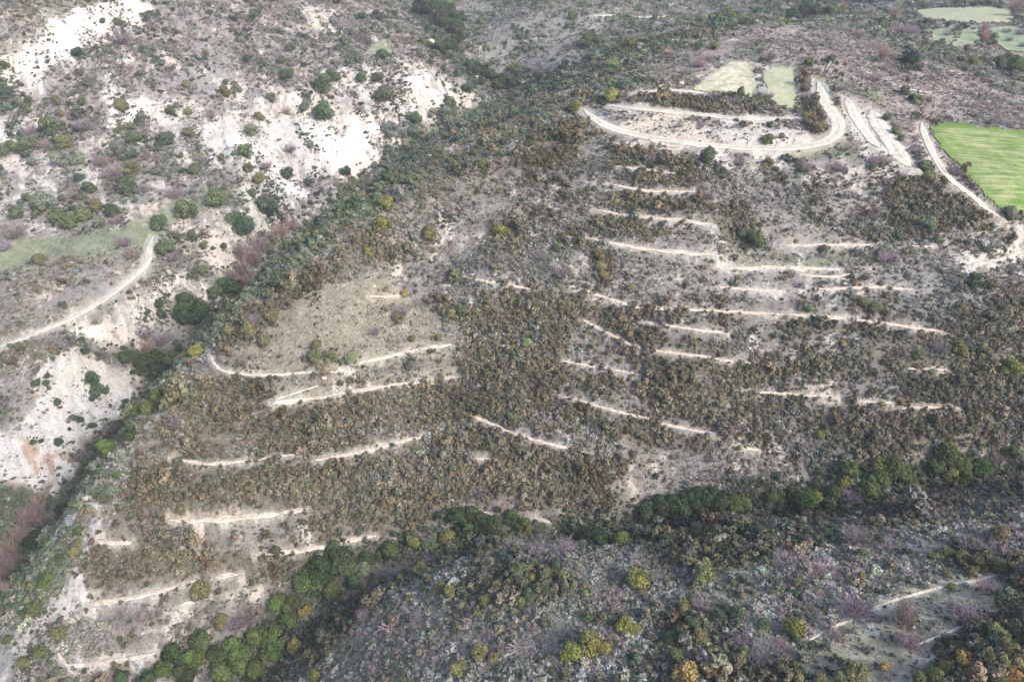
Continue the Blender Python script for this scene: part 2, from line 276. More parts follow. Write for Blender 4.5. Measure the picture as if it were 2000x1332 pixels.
ZONES = [
 ('far', "700 -60 2100 -60 2100 260 1480 60 1240 110 1000 200 880 160 800 30"),
 ('slope', "-60 -60 700 -60 860 60 1000 180 800 260 700 350 560 460 440 480 320 440 0 500 -60 500"),
 ('violet', "330 -40 700 -60 850 60 980 170 880 160 760 130 640 150 560 175 430 150 330 110 250 70"),
 ('slope', "560 20 650 10 700 60 620 70"), ('mead', "705 80 760 85 775 115 730 120"),
 ('grey', "-60 -60 340 -60 300 0 190 20 100 50 50 85 -60 110"),
 ('violet', "60 150 190 120 210 180 190 230 120 240 60 220"), ('violet', "130 230 210 225 215 265 150 270"),
 ('violet', "240 130 330 120 420 170 420 200 330 190 250 180"), ('violet', "200 310 330 290 360 340 290 360 200 350"),
 ('grey', "400 200 500 170 540 200 480 260 420 260"),
 ('white', "-60 110 60 80 130 25 280 -10 300 20 210 60 170 90 60 165 -60 175"), ('white', "196 130 215 130 240 205 232 262 216 262 206 190"),
 ('white', "254 186 275 190 320 205 315 216 278 214 270 246 250 240"), ('white', "-60 232 25 243 30 280 -60 285"), ('white', "76 140 82 140 84 262 76 260"),
 ('dots', "380 240 470 205 560 190 640 200 740 260 735 310 690 345 640 380 560 440 500 440 430 400 400 330"),
 ('grey', "390 330 470 345 460 400 400 400"), ('violet', "590 360 680 330 650 370 600 420 560 440"),
 ('dots', "680 130 790 120 900 160 970 180 940 215 830 225 780 240 720 220"),
 ('white', "592 222 625 235 655 270 700 225 744 256 742 290 700 328 655 330 620 290"), ('white', "560 180 592 186 640 250 700 340 668 350 600 260"),
 ('white', "440 250 480 262 520 300 560 330 600 380 560 370 510 330 470 290"), ('white', "790 140 822 150 850 185 812 190"),
 ('dots', "405 400 470 395 530 440 500 470 455 455 420 430"),
 ('pale', "0 420 90 440 60 470 0 480"), ('white', "118 480 165 476 172 490 150 500 120 492"), ('pale', "0 330 170 360 320 350 420 370 260 430 120 450 0 400"),
 ('mead', "-60 480 40 462 110 462 200 452 250 440 300 414 360 388 430 366 440 382 370 420 318 446 300 475 290 500 255 500 170 506 90 510 30 530 -60 545"),
 ('grey', "-60 540 30 530 100 508 180 502 280 494 285 515 230 556 150 606 60 646 -60 680"),
 ('grey', "-60 700 60 664 160 622 250 562 300 525 420 480 430 560 380 620 290 690 150 690 60 770 0 850 -60 860"),
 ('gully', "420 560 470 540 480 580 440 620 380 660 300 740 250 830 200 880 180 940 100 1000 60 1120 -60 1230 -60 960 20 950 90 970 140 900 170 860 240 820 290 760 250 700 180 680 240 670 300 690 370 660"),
 ('cream', "398 472 440 462 462 500 446 545 430 545 382 502"), ('pink', "232 590 300 558 280 600 240 610"), ('dots', "290 570 340 540 400 555 430 590 440 612 400 600 350 560 330 640 300 640 300 690 150 660 150 640 240 620"),
 ('white', "145 640 200 632 205 655 150 665"), ('cream', "56 772 100 710 150 678 215 705 284 742 284 770 262 790 240 818 200 838 160 856 120 830 70 812"),
 ('pink', "180 770 215 775 222 810 190 806"), ('pink', "245 755 280 752 262 785"), ('pink', "60 770 80 760 66 800"), ('cream', "70 800 160 850 150 880 145 920 110 962 60 952 -60 950 -60 880 30 850"), ('pink', "40 870 140 870 110 950 40 940"),
 ('flank', "-60 1250 60 1240 150 1100 210 990 330 775 420 680 490 590 640 478 720 440 830 390 940 300 1130 208 1240 165 1400 90 1480 45 1400 40 1240 90 1100 140 980 185 900 215 800 268 720 335 640 410 560 490 470 575 400 650 300 765 200 890 100 1010 -60 1200"),
 ('flankg', "830 390 740 430 760 370 850 310 950 250 1050 200 1200 140 1350 80 1480 50 1400 110 1240 172 1130 210 940 300"),
 ('flankg', "150 1100 210 990 330 775 420 680 400 680 290 800 200 930 120 1070"),
 ('flankg', "500 590 640 480 620 500 540 560 470 620 430 665"),
 ('dots', "190 1000 215 1040 170 1100 165 1180 130 1225 60 1332 -60 1360 -20 1290 50 1222 110 1155 150 1090"), ('white', "100 1045 133 985 158 1000 140 1030 112 1055"),
 ('white', "166 1000 200 968 205 980 180 1005"), ('pale', "-20 1240 50 1180 56 1190 15 1260 -20 1275"), ('dots', "60 1345 95 1296 165 1306 150 1345"), ('dots', "270 880 300 800 335 768 345 775 300 850"),
 ('face', "215 990 330 775 420 680 490 590 640 478 720 440 830 390 940 300 1130 210 1240 172 1400 112 1480 60 1700 80 2060 300 2060 905 1700 960 1400 985 1100 1025 920 1030 740 1080 600 1185 430 1340 60 1345 130 1225 165 1180 170 1100"),
 ('heath', "1240 150 1300 120 1480 46 1560 50 1640 60 1720 80 1800 110 1880 150 2060 205 2060 262 1820 240 1740 200 1690 170 1650 190 1590 140 1560 130 1470 118 1420 115 1350 165"),
 ('grey', "700 440 830 395 930 350 900 420 900 480 800 500 700 520"), ('face', "925 320 1000 280 1120 235 1140 260 1110 330 1160 430 1060 450 930 430 890 400"),
 ('grey', "1140 300 1500 300 1720 340 1740 430 1860 480 2060 440 2060 620 1860 610 1560 600 1240 590 1050 540 900 520 900 440 1140 440"),
 ('pale', "1860 490 1940 455 2060 440 2060 520 1960 530 1880 535"), ('pale', "1380 470 1420 470 1410 500 1700 480 1690 520 1440 520"), ('pale', "1390 540 1560 545 1560 585 1400 575"),
 ('pale', "1150 290 1500 300 1720 330 1700 350 1540 345 1380 330 1200 340"), ('pale', "1800 430 1900 425 1880 450"),
 ('grey', "640 540 700 500 860 500 1050 560 1100 600 1080 640 900 640 860 600"), ('oak', "470 620 540 570 640 500 740 470 800 520 700 530 560 580 520 650 440 690"),
 ('oak', "1020 250 1120 240 1140 262 1110 320 1010 330"), ('dots', "812 420 850 432 870 405 882 440 905 470 850 486 862 455 820 440"), ('dots', "855 560 880 562 935 598 900 600"), ('dots', "765 520 790 515 795 535 770 540"),
 ('knoll', "560 590 640 550 760 540 840 600 870 655 780 690 640 720 480 722 440 695 520 660"),
 ('knoll', "540 752 700 735 720 712 880 682 892 728 760 745 640 764 540 782"), ('sward', "1420 495 1560 500 1700 490 1700 520 1560 520"),
 ('oak', "335 790 420 735 530 745 530 790 700 768 895 742 905 640 960 640 1110 640 1090 700 1100 770 1060 790 1000 840 900 800 860 838 740 868 620 890 400 900 330 888 300 850"),
 ('oak', "270 905 340 900 400 912 620 905 740 885 900 850 1000 870 1010 960 880 1000 740 1040 620 1000 450 990 250 1010 220 985"),
 ('oak', "205 1040 340 1030 600 1005 730 1045 600 1065 490 1090 460 1120 300 1150 180 1172 185 1110"), ('grey', "340 1030 600 1000 620 1060 500 1080"), ('oak', "480 1095 720 1060 700 1080 560 1140 480 1140"),
 ('oak', "940 570 1100 565 1230 610 1400 620 1240 630 1100 620 1100 690 960 650 900 640"), ('oak', "1140 500 1190 500 1195 555 1150 540"),
 ('oak', "1120 610 1240 640 1400 655 1530 655 1530 760 1450 755 1280 720 1240 672"), ('oak', "1540 620 1840 655 2060 640 2060 870 1800 870 1560 850 1540 790 1800 790 1720 760 1540 740"),
 ('grey', "1540 650 1700 655 1690 690 1540 700"), ('grey', "1420 660 1520 655 1530 700 1440 700"), ('grey', "1620 740 1760 735 1760 770 1640 760"),
 ('oak', "1100 785 1230 815 1400 850 1420 900 1300 880 1200 860 1060 800"), ('oak', "1270 720 1540 780 1540 860 1400 840 1260 800 1230 750"), ('face', "1100 710 1280 735 1290 800 1100 760"),
 ('oak', "1020 870 1240 895 1250 950 1200 985 1040 1000 1010 960"), ('pale', "1372 872 1450 880 1440 905 1380 900"), ('grey', "1250 880 1370 865 1470 880 1540 900 1540 930 1380 930 1240 960 1190 950"), ('grey', "1200 930 1540 920 1560 970 1240 990"), ('grey', "1560 880 1760 860 1780 890 1560 910"),
 ('oak', "1760 362 1870 362 1925 428 1870 450 1780 455 1740 420"), ('oak', "1385 420 1440 400 1500 430 1500 480 1420 480"), ('oak', "1170 445 1280 450 1390 465 1300 470 1150 458"), ('oak', "1165 385 1380 395 1380 425 1170 405"),
 ('oak', "1200 345 1370 352 1370 368 1200 358"), ('oak', "1210 290 1300 300 1380 315 1340 335 1200 320"), ('oak', "1560 220 1600 225 1600 270 1560 272"), ('oak', "1260 185 1400 188 1500 205 1530 225 1430 222 1250 205"), ('oak', "1810 610 2060 590 2060 640 1840 640"),
 ('bankw', "1180 220 1250 222 1440 240 1560 240 1600 270 1560 284 1420 280 1240 256"), ('bankw', "1640 300 1720 320 1780 345 1760 352 1640 335"), ('bankw', "1450 192 1500 205 1490 215 1440 205"), ('sward', "1540 284 1660 262 1700 310 1680 330 1560 305 1420 296"),
 ('heath', "1600 150 1760 200 1880 360 1840 372 1780 340 1700 330 1640 270"), ('sward', "1606 158 1624 165 1642 210 1680 250 1730 310 1700 310 1640 245 1612 200"), ('bankw', "1640 185 1665 190 1690 240 1730 290 1760 335 1700 322 1660 250"), ('pale', "1700 215 1725 215 1780 290 1800 340 1770 345 1735 280"), ('mead', "1786 232 1802 235 1835 300 1875 352 1862 360 1812 300"), ('pale', "1330 175 1400 112 1480 112 1556 130 1560 215 1500 205 1430 195 1340 186"), ('heath', "1620 100 1700 110 1760 150 1700 180 1640 150"), ('pale', "1150 225 1200 200 1560 226 1600 268 1560 290 1420 284 1240 262"), ('bankw', "1190 226 1260 222 1440 240 1540 242 1590 262 1540 280 1420 278 1260 258"), ('pale', "1200 268 1300 276 1500 296 1700 316 1690 336 1500 330 1330 312 1220 296"), ('sward', "1420 100 1500 75 1520 80 1490 110 1440 118"), ('pale', "1240 165 1350 168 1350 190 1240 186"), ('sward', "1560 130 1700 180 1740 210 1600 160"), ('heath', "1780 240 1820 240 1900 370 1860 350"),
 ('grey', "170 1190 470 1130 480 1250 300 1272 120 1296 110 1230"), ('heath', "120 1262 180 1270 190 1290 130 1294"), ('bankw', "480 1140 500 1130 520 1150 390 1190"),
 ('near', "430 1380 600 1190 740 1095 860 1068 1000 1048 1250 1035 1500 1008 1750 965 2060 930 2060 1400 430 1400"),
 ('neard', "1130 1060 1300 1045 1500 1012 1750 968 2060 930 2060 990 1800 1030 1700 1030 1580 1085 1500 1080 1400 1125 1320 1110 1260 1070"), ('neard', "860 1075 1010 1055 1050 1090 1120 1110 1110 1180 1000 1170 880 1160 940 1100"),
 ('neard', "1820 1080 1900 1060 2000 1090 2000 1130 1900 1120 1830 1110"), ('neard', "1300 1190 1400 1170 1480 1200 1440 1280 1300 1260"), ('neard', "1270 1300 1450 1280 1600 1290 1700 1300 1700 1380 1270 1380"),
 ('violet', "1620 1030 1700 1025 1780 1060 1960 1030 1980 1060 1820 1100 1700 1080"), ('hollow', "1540 1310 1590 1230 1700 1185 1800 1150 1960 1105 1980 1170 1910 1215 1850 1250 1800 1290 1760 1380 1600 1380"),
 ('gold', "1790 1400 1800 1300 1850 1250 1920 1190 2060 1150 2060 1400"), ('neard', "640 1190 740 1150 760 1170 680 1240 560 1340 480 1380 600 1200"),
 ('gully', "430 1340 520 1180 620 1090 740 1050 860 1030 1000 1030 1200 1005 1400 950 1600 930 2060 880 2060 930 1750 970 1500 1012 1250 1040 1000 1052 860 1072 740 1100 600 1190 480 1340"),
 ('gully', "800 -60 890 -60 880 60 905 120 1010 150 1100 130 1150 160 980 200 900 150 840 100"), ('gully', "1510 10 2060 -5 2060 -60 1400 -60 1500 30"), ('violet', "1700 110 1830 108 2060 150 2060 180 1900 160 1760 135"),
]
zone = np.full(GX.shape, ZN.index('far'), np.int8); zone[(GY < 95) & (RG < 160)] = ZN.index('near')
JX = GX + (fbm(GX, GY, 9, 5, 101) - .5) * np.clip(RG * .034, 4, 15); JY = GY + (fbm(GX, GY, 9, 5, 131) - .5) * np.clip(RG * .04, 5, 18)
for nm, s in ZONES:
    L = poly_world(s, G0, 40); m = near_mask(L, 20); k = inside(JX[m], JY[m], L); t = zone[m]; t[k] = ZN.index(nm); zone[m] = t
fmask = np.zeros(GX.shape); 
for nm, lb, c, st, L in fields:
    m = near_mask(L, 4); k = inside(GX[m], GY[m], L); t = fmask[m]; t[k] = 2 if st == 2 else 1; fmask[m] = t
# ground colour of soil, dry grass and chalk
gc = np.array([ZT[z][0] for z in ZN]); gw = np.array([ZT[z][1] for z in ZN])
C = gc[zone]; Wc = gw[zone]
for _ in range(3):
    for Q in (C, Wc):
        Q[1:-1] = (Q[:-2] + Q[2:] + 2 * Q[1:-1]) / 4; Q[:, 1:-1] = (Q[:, :-2] + Q[:, 2:] + 2 * Q[:, 1:-1]) / 4
n1 = fbm(GX, GY, 9, 5, 201); n2 = fbm(GX, GY, 2.0, 3, 221); n3 = fbm(U / 4, V, 3.0, 3, 231)
nf = .34 * n1 + .42 * n2 + .24 * n3
thr = .70 - .42 * Wc
chalk = sstep(thr - .03, thr + .055, nf + bare * .06) * np.clip(.55 + Wc, 0, 1)
chalk = np.maximum(chalk, sstep(.25, .8, bare) * .5)
n4 = fbm(GX, GY, .9, 2, 271); n5 = rgd(U / 2.2, V, 2.6, 281)
chc = np.array([.48, .445, .405])[None, None] * ((.50 + .36 * n2 + .22 * n4 + .42 * n5) * (1 + .34 * (zone == ZN.index('white'))))[..., None]
chc = chc * (1 + (fbm(GX, GY, 25, 3, 251)[..., None] - .5) * np.array([.15, -.10, -.40]))
C = C * (.66 + .68 * n2[..., None]) * (1 + (n1[..., None] - .5) * np.array([.25, .12, -.1]))
C = C * (1 - chalk[..., None]) + chc * chalk[..., None]
C = np.clip(C, .02, .8)

# ------------------------------------------------------------------ materials
def nodes(name):
    m = bpy.data.materials.new(name); m.use_nodes = True; nt = m.node_tree; b = nt.nodes['Principled BSDF']
    b.inputs['Roughness'].default_value = .92; b.inputs['Specular IOR Level'].default_value = .12
    return m, nt, b
def N(nt, t, **k):
    o = nt.nodes.new(t)
    for a, v in k.items():
        if a.startswith('i_'): o.inputs[a[2:].replace('_', ' ')].default_value = v
        else: setattr(o, a, v)
    return o
def noise_tex(nt, scale, detail=4, rough=.6):
    t = N(nt, 'ShaderNodeTexNoise'); t.inputs['Scale'].default_value = scale; t.inputs['Detail'].default_value = detail; t.inputs['Roughness'].default_value = rough
    g = nt.nodes.new('ShaderNodeNewGeometry'); nt.links.new(g.outputs['Position'], t.inputs['Vector']); return t
def mul_noise(nt, col_out, scale, lo, hi):
    t = noise_tex(nt, scale, 5, .7); r = N(nt, 'ShaderNodeMapRange'); r.inputs[1].default_value = .3; r.inputs[2].default_value = .7; r.inputs[3].default_value = lo; r.inputs[4].default_value = hi
    nt.links.new(t.outputs[0], r.inputs[0]); v = N(nt, 'ShaderNodeVectorMath', operation='SCALE'); nt.links.new(col_out, v.inputs[0]); nt.links.new(r.outputs[0], v.inputs['Scale']); return v.outputs[0]
def ground_mat():
    m, nt, b = nodes('soil_and_chalk'); a = N(nt, 'ShaderNodeAttribute', attribute_name='soil')
    c = mul_noise(nt, a.outputs['Color'], 1.6, .72, 1.28); c = mul_noise(nt, c, .35, .9, 1.1); c = mul_noise(nt, c, 4.5, .72, 1.28)
    nt.links.new(c, b.inputs['Base Color'])
    bp = N(nt, 'ShaderNodeBump'); bp.inputs['Strength'].default_value = 1.0; bp.inputs['Distance'].default_value = .8
    t = noise_tex(nt, 1.1, 8, .7); nt.links.new(t.outputs[0], bp.inputs['Height']); nt.links.new(bp.outputs[0], b.inputs['Normal']); return m
def surf_mat(name, c1, c2, scale, stripes=0, rim=None):
    m, nt, b = nodes(name); t = noise_tex(nt, scale, 5, .65)
    mx = N(nt, 'ShaderNodeMix', data_type='RGBA'); mx.inputs['A'].default_value = (*c1, 1); mx.inputs['B'].default_value = (*c2, 1)
    r = N(nt, 'ShaderNodeMapRange'); r.inputs[1].default_value = .42; r.inputs[2].default_value = .58; nt.links.new(t.outputs[0], r.inputs[0])
    fac = r.outputs[0]
    if stripes == 1:      # drill rows and tramlines across the crop
        g = nt.nodes.new('ShaderNodeNewGeometry'); mp = N(nt, 'ShaderNodeMapping'); mp.inputs['Rotation'].default_value = (0, 0, R(-4)); mp.inputs['Scale'].default_value = (.03, 1.25, 1)
        nt.links.new(g.outputs['Position'], mp.inputs[0]); s = N(nt, 'ShaderNodeTexNoise'); s.inputs['Scale'].default_value = 1; s.inputs['Detail'].default_value = 3
        nt.links.new(mp.outputs[0], s.inputs['Vector']); r2 = N(nt, 'ShaderNodeMapRange'); r2.inputs[1].default_value = .46; r2.inputs[2].default_value = .60; nt.links.new(s.outputs[0], r2.inputs[0])
        ad = N(nt, 'ShaderNodeMath', operation='MULTIPLY_ADD'); ad.use_clamp = True; ad.inputs[1].default_value = .75; nt.links.new(r2.outputs[0], ad.inputs[0])
        sc = N(nt, 'ShaderNodeMath', operation='MULTIPLY'); sc.inputs[1].default_value = .45; nt.links.new(r.outputs[0], sc.inputs[0]); nt.links.new(sc.outputs[0], ad.inputs[2]); fac = ad.outputs[0]
    nt.links.new(fac, mx.inputs['Factor']); co = mx.outputs['Result']
    if rim:
        ra = N(nt, 'ShaderNodeAttribute', attribute_name='rim'); m3 = N(nt, 'ShaderNodeMix', data_type='RGBA'); m3.inputs['B'].default_value = (*rim, 1); nt.links.new(co, m3.inputs['A']); nt.links.new(ra.outputs['Fac'], m3.inputs['Factor']); co = m3.outputs['Result']
    c = mul_noise(nt, co, 2.2, .75, 1.25); c = mul_noise(nt, c, .12, .88, 1.12); nt.links.new(c, b.inputs['Base Color'])
    bp = N(nt, 'ShaderNodeBump'); bp.inputs['Strength'].default_value = .6; bp.inputs['Distance'].default_value = .25
    t2 = noise_tex(nt, 2.5, 6, .7); nt.links.new(t2.outputs[0], bp.inputs['Height']); nt.links.new(bp.outputs[0], b.inputs['Normal']); return m
def leaf_mat(name, src):
    m, nt, b = nodes(name)
    a = N(nt, 'ShaderNodeAttribute', attribute_name='leaf')
    if src == 'obj': o = nt.nodes.new('ShaderNodeObjectInfo'); tc = o.outputs['Color']
    else: o = N(nt, 'ShaderNodeAttribute', attribute_name='tint', attribute_type='INSTANCER'); tc = o.outputs['Color']
    v = N(nt, 'ShaderNodeVectorMath', operation='MULTIPLY'); nt.links.new(tc, v.inputs[0]); nt.links.new(a.outputs['Color'], v.inputs[1])
    nt.links.new(v.outputs[0], b.inputs['Base Color']); b.inputs['Specular IOR Level'].default_value = .1; b.inputs['Roughness'].default_value = .8; return m
M_GROUND = ground_mat(); M_LEAF = leaf_mat('foliage', 'obj'); M_SCRUB = leaf_mat('scrub_foliage', 'inst')
M_BARK = surf_mat('bark', (.16, .13, .10), (.24, .20, .16), 3)
M_TERR = surf_mat('bare_earth', (.64, .56, .47), (.46, .385, .31), .9); M_TRACK = surf_mat('chalk_track', (.64, .595, .51), (.50, .46, .39), .7, 0, (.32, .315, .21))

# ------------------------------------------------------------------ mesh helpers
def mesh_np(name, V, F, mats=(), smooth_=False):
    me = bpy.data.meshes.new(name); V = np.asarray(V, np.float32); F = np.asarray(F, np.int32); k = F.shape[1]
    me.vertices.add(len(V)); me.vertices.foreach_set('co', V.ravel()); me.loops.add(F.size); me.loops.foreach_set('vertex_index', F.ravel())
    me.polygons.add(len(F)); me.polygons.foreach_set('loop_start', np.arange(0, F.size, k, dtype=np.int32)); me.polygons.foreach_set('loop_total', np.full(len(F), k, np.int32))
    if smooth_: me.polygons.foreach_set('use_smooth', np.ones(len(F), bool))
    me.update(calc_edges=True)
    for m in mats: me.materials.append(m)
    return me
def color_attr(me, name, C, domain='POINT'):
    a = me.color_attributes.new(name, 'FLOAT_COLOR', domain); D = np.ones((len(C), 4), np.float32); D[:, :3] = C; a.data.foreach_set('color', D.ravel())
def link(o, label=None, cat=None, group=None, kind=None, parent=None):
    COL.objects.link(o)
    if label: o['label'] = label
    if cat: o['category'] = cat
    if group: o['group'] = group
    if kind: o['kind'] = kind
    if parent: o.parent = parent
    return o
idx = np.arange(NR * NA).reshape(NR, NA)
F = np.stack([idx[:-1, :-1], idx[:-1, 1:], idx[1:, 1:], idx[1:, :-1]], -1).reshape(-1, 4)
me = mesh_np('hillside', np.stack([GX, GY, G], -1).reshape(-1, 3), F, [M_GROUND], True); color_attr(me, 'soil', C.reshape(-1, 3))
link(bpy.data.objects.new('terrain', me), 'scrubby hills with chalk slopes, terraces and two ravines', 'hillside', kind='structure')

# ------------------------------------------------------------------ paths as draped ribbons
TL = []
for kd, hw, lb, q in lines:
    t = np.gradient(q, axis=0); t /= np.hypot(t[:, 0], t[:, 1])[:, None] + 1e-9; nrm = np.stack([-t[:, 1], t[:, 0]], -1)
    K = 9; L = len(q); u = np.linspace(-1, 1, K); s = np.arange(L)
    e1 = .70 + .75 * (vnoise(q[:, 0] / 1.6, q[:, 1] / 1.6, 301) - .35); e2 = .70 + .75 * (vnoise(q[:, 0] / 1.6 + 50, q[:, 1] / 1.6, 302) - .35)
    if kd == 'track': e1 = .9 + .25 * (e1 - .9); e2 = .9 + .25 * (e2 - .9)
    tp = np.clip(np.minimum(s, L - 1 - s) / max(2., L * .12), .12, 1) ** .6
    wv = np.where(u[None] < 0, e1[:, None], e2[:, None]) * hw * u[None] * tp[:, None]
    X = q[:, 0:1] + nrm[:, 0:1] * wv; Y = q[:, 1:2] + nrm[:, 1:2] * wv
    Zr = ground(X, Y) + .10 + .0007 * np.hypot(X, Y); Zr = Zr - .12 * (np.abs(u)[None] > .99)
    ii = np.arange(L * K).reshape(L, K); Fq = np.stack([ii[:-1, :-1], ii[1:, :-1], ii[1:, 1:], ii[:-1, 1:]], -1).reshape(-1, 4)
    me = mesh_np('path', np.stack([X, Y, Zr], -1).reshape(-1, 3), Fq, [M_TERR if kd == 'terrace' else M_TRACK], True)
    if kd == 'track' and hw > 1.1: color_attr(me, 'rim', np.repeat((np.clip(1.35 - 5.5 * np.abs(np.abs(u) - .0)[None], 0, 1) * (.25 + .6 * vnoise(X / 2.5, Y / 2.5, 303))).ravel()[:, None], 3, 1))
    o = bpy.data.objects.new('terrace_path' if kd == 'terrace' else 'dirt_track', me)
    link(o, lb or 'narrow strip of bare pale earth along a hillside terrace', 'path', 'terrace paths' if kd == 'terrace' else None, 'structure')
# ------------------------------------------------------------------ fields as draped sheets
for nm, lb, c, st, L in fields:
    d = .9 if L[:, 1].mean() > 330 else .6
    gx = np.arange(L[:, 0].min() - 1, L[:, 0].max() + 1, d); gy = np.arange(L[:, 1].min() - 1, L[:, 1].max() + 1, d * 1.2)
    X, Y = np.meshgrid(gx, gy); jx = X + 3 * (fbm(X, Y, 3.5, 4, 401) - .5); jy = Y + 4 * (fbm(X, Y, 3.5, 4, 402) - .5)
    ins = inside(jx, jy, L)
    if st == 2: ins &= fbm(X, Y, 7, 4, 405) < .60
    ii = np.arange(X.size).reshape(X.shape); cell = ins[:-1, :-1] & ins[1:, 1:] & ins[1:, :-1] & ins[:-1, 1:]
    Fq = np.stack([ii[:-1, :-1], ii[:-1, 1:], ii[1:, 1:], ii[1:, :-1]], -1)[cell]
    used = np.zeros(X.size, bool); used[Fq.ravel()] = True; mp = np.cumsum(used) - 1
    V3 = np.stack([X, Y, ground(X, Y) + .12 + .0006 * np.hypot(X, Y)], -1).reshape(-1, 3)[used]
    me = mesh_np('field', V3, mp[Fq], [surf_mat('field_grass', c[0], c[1], .25 if st else .4, st, (.10, .19, .035) if st else (.35, .37, .23))], True)
    de = dist_line(X, Y, np.vstack([L, L[:1]])).ravel()[used]; rim = (1 - sstep(.5, 5.5 if st else 2.6, de + 3 * (fbm(X, Y, 5, 3, 411).ravel()[used] - .5))) * (.4 + .8 * fbm(X, Y, 12, 2, 412).ravel()[used]); color_attr(me, 'rim', np.repeat(np.clip(rim, 0, 1)[:, None], 3, 1))
    link(bpy.data.objects.new(nm, me), lb, 'field', kind='structure')

# ------------------------------------------------------------------ plant prototypes (unit radius, base at z = 0)
def quads(Pc, Nn, sz, asp=1.0):
    """little leaf faces: centres, normals, sizes"""
    n_ = len(Pc); Nn = Nn / (np.linalg.norm(Nn, axis=1)[:, None] + 1e-9)
    r_ = rng.normal(size=(n_, 3)); T = np.cross(Nn, r_); T /= np.linalg.norm(T, axis=1)[:, None] + 1e-9; B = np.cross(Nn, T)
    a = T * sz[:, None]; b = B * (sz * asp)[:, None]
    V = np.stack([Pc - a - b, Pc + a - b * .6, Pc + a * .8 + b, Pc - a * .7 + b], 1).reshape(-1, 3)
    return V, np.arange(4 * n_).reshape(-1, 4)
def crown_mesh(name, nl, leaf, hgt, lobes, mat, flat=.0, spread=.5):
    th = rng.uniform(0, 2 * np.pi, lobes); rr_ = spread * np.sqrt(rng.uniform(0, 1, lobes)); zz = rng.uniform(.25, .75, lobes) * hgt
    k_ = 1 - .45 * np.abs(zz / hgt - .42) * 2
    cen = np.stack([rr_ * np.cos(th) * k_, rr_ * np.sin(th) * k_, zz], -1); rad = rng.uniform(.26, .46, lobes)
    li = rng.integers(0, lobes, nl); d = rng.normal(size=(nl, 3)); d[:, 2] += .25; d /= np.linalg.norm(d, axis=1)[:, None]
    q = rng.uniform(.55, 1.06, nl) ** .5
    Pc = cen[li] + d * (rad[li] * q)[:, None] * np.array([1, 1, hgt * .55])
    keep = Pc[:, 2] > .02; Pc = Pc[keep]; d = d[keep]; li = li[keep]
    Nn = d + rng.normal(size=Pc.shape) * .55; sz = leaf * rng.uniform(.6, 1.3, len(Pc))
    V, Fq = quads(Pc, Nn, sz); me = mesh_np(name, V, Fq, [mat])
    lobe_c = rng.uniform(.75, 1.25, lobes)[li]; c = (lobe_c * rng.uniform(.7, 1.3, len(Pc)))[:, None] * (1 + rng.normal(size=(len(Pc), 3)) * .06)
    color_attr(me, 'leaf', np.repeat(c, 4, 0)); return me
def twig_mesh(name, n_, mat, hgt=1.1, wid=.02, fan=1.0, sub=5):
    V = []; Cc = []
    for k in range(n_):
        a = rng.uniform(0, 2 * np.pi); e = rng.uniform(.15, 1) * fan
        d = np.array([math.cos(a) * e, math.sin(a) * e, rng.uniform(.55, 1.0) * hgt]); L_ = rng.uniform(.6, 1.05) / max(1., np.linalg.norm(d) / hgt); d *= L_
        b0 = np.array([math.cos(a), math.sin(a), 0]) * rng.uniform(0, .18); tip = b0 + d + rng.normal(size=3) * .05
        segs = [(b0, b0 + (tip - b0) * .5 + rng.normal(size=3) * .05, wid * 1.5)]; mid = segs[0][1]; segs.append((mid, tip, wid))
        for j in range(sub):
            s0 = b0 + (tip - b0) * rng.uniform(.3, .95); e0 = s0 + (tip - b0) * rng.uniform(.12, .35) + rng.normal(size=3) * .17; segs.append((s0, e0, wid * .8))
        c = rng.uniform(.7, 1.3)
        for p0, p1, w_ in segs:
            ax = p1 - p0; r_ = rng.normal(size=3); t_ = np.cross(ax, r_); t_ /= np.linalg.norm(t_) + 1e-9
            V += [p0 - t_ * w_, p0 + t_ * w_, p1 + t_ * w_ * .35, p1 - t_ * w_ * .35]; Cc += [c * rng.uniform(.85, 1.15)] * 4
    V = np.array(V); V[:, 2] = np.maximum(V[:, 2], 0); me = mesh_np(name, V, np.arange(len(V)).reshape(-1, 4), [mat])
    color_attr(me, 'leaf', np.array(Cc)[:, None] * np.ones(3)); return me
def tubes(segs, mat, name, ns=6):
    V = []; F_ = []
    for p0, p1, r0, r1 in segs:
        p0 = np.array(p0, float); p1 = np.array(p1, float); ax = p1 - p0; ax /= np.linalg.norm(ax); t = np.cross(ax, [.3, .8, .1]); t /= np.linalg.norm(t); b = np.cross(ax, t); o = len(V)
        for p, r_ in ((p0, r0), (p1, r1)):
            for k in range(ns): a = 2 * np.pi * k / ns; V.append(p + (t * math.cos(a) + b * math.sin(a)) * r_)
        for k in range(ns): F_.append((o + k, o + (k + 1) % ns, o + ns + (k + 1) % ns, o + ns + k))
    return mesh_np(name, V, F_, [mat], True)
def trunk_mesh(name, hgt, r0, limbs, fan):
    mid = np.array([rng.normal() * .04, rng.normal() * .04, hgt * .45]); s = [((0, 0, -.15), mid, r0, r0 * .7)]
    for k in range(limbs):
        a = 2 * np.pi * (k + rng.uniform(0, .6)) / limbs; st = mid * rng.uniform(.35, 1.0); e = np.array([math.cos(a) * fan, math.sin(a) * fan, hgt * rng.uniform(.65, .95)])
        m_ = st + (e - st) * .5 + np.array([0, 0, .06]); s += [(st, m_, r0 * .5, r0 * .32), (m_, e, r0 * .32, r0 * .08)]
    return tubes(s, M_BARK, name)
BUSH = [crown_mesh('bush_crown', 2800, .044, 1.5, 11, M_LEAF, spread=.5) for _ in range(5)]
TREE = [crown_mesh('tree_crown', 4600, .042, 1.9, 17, M_LEAF, spread=.55) for _ in range(5)]
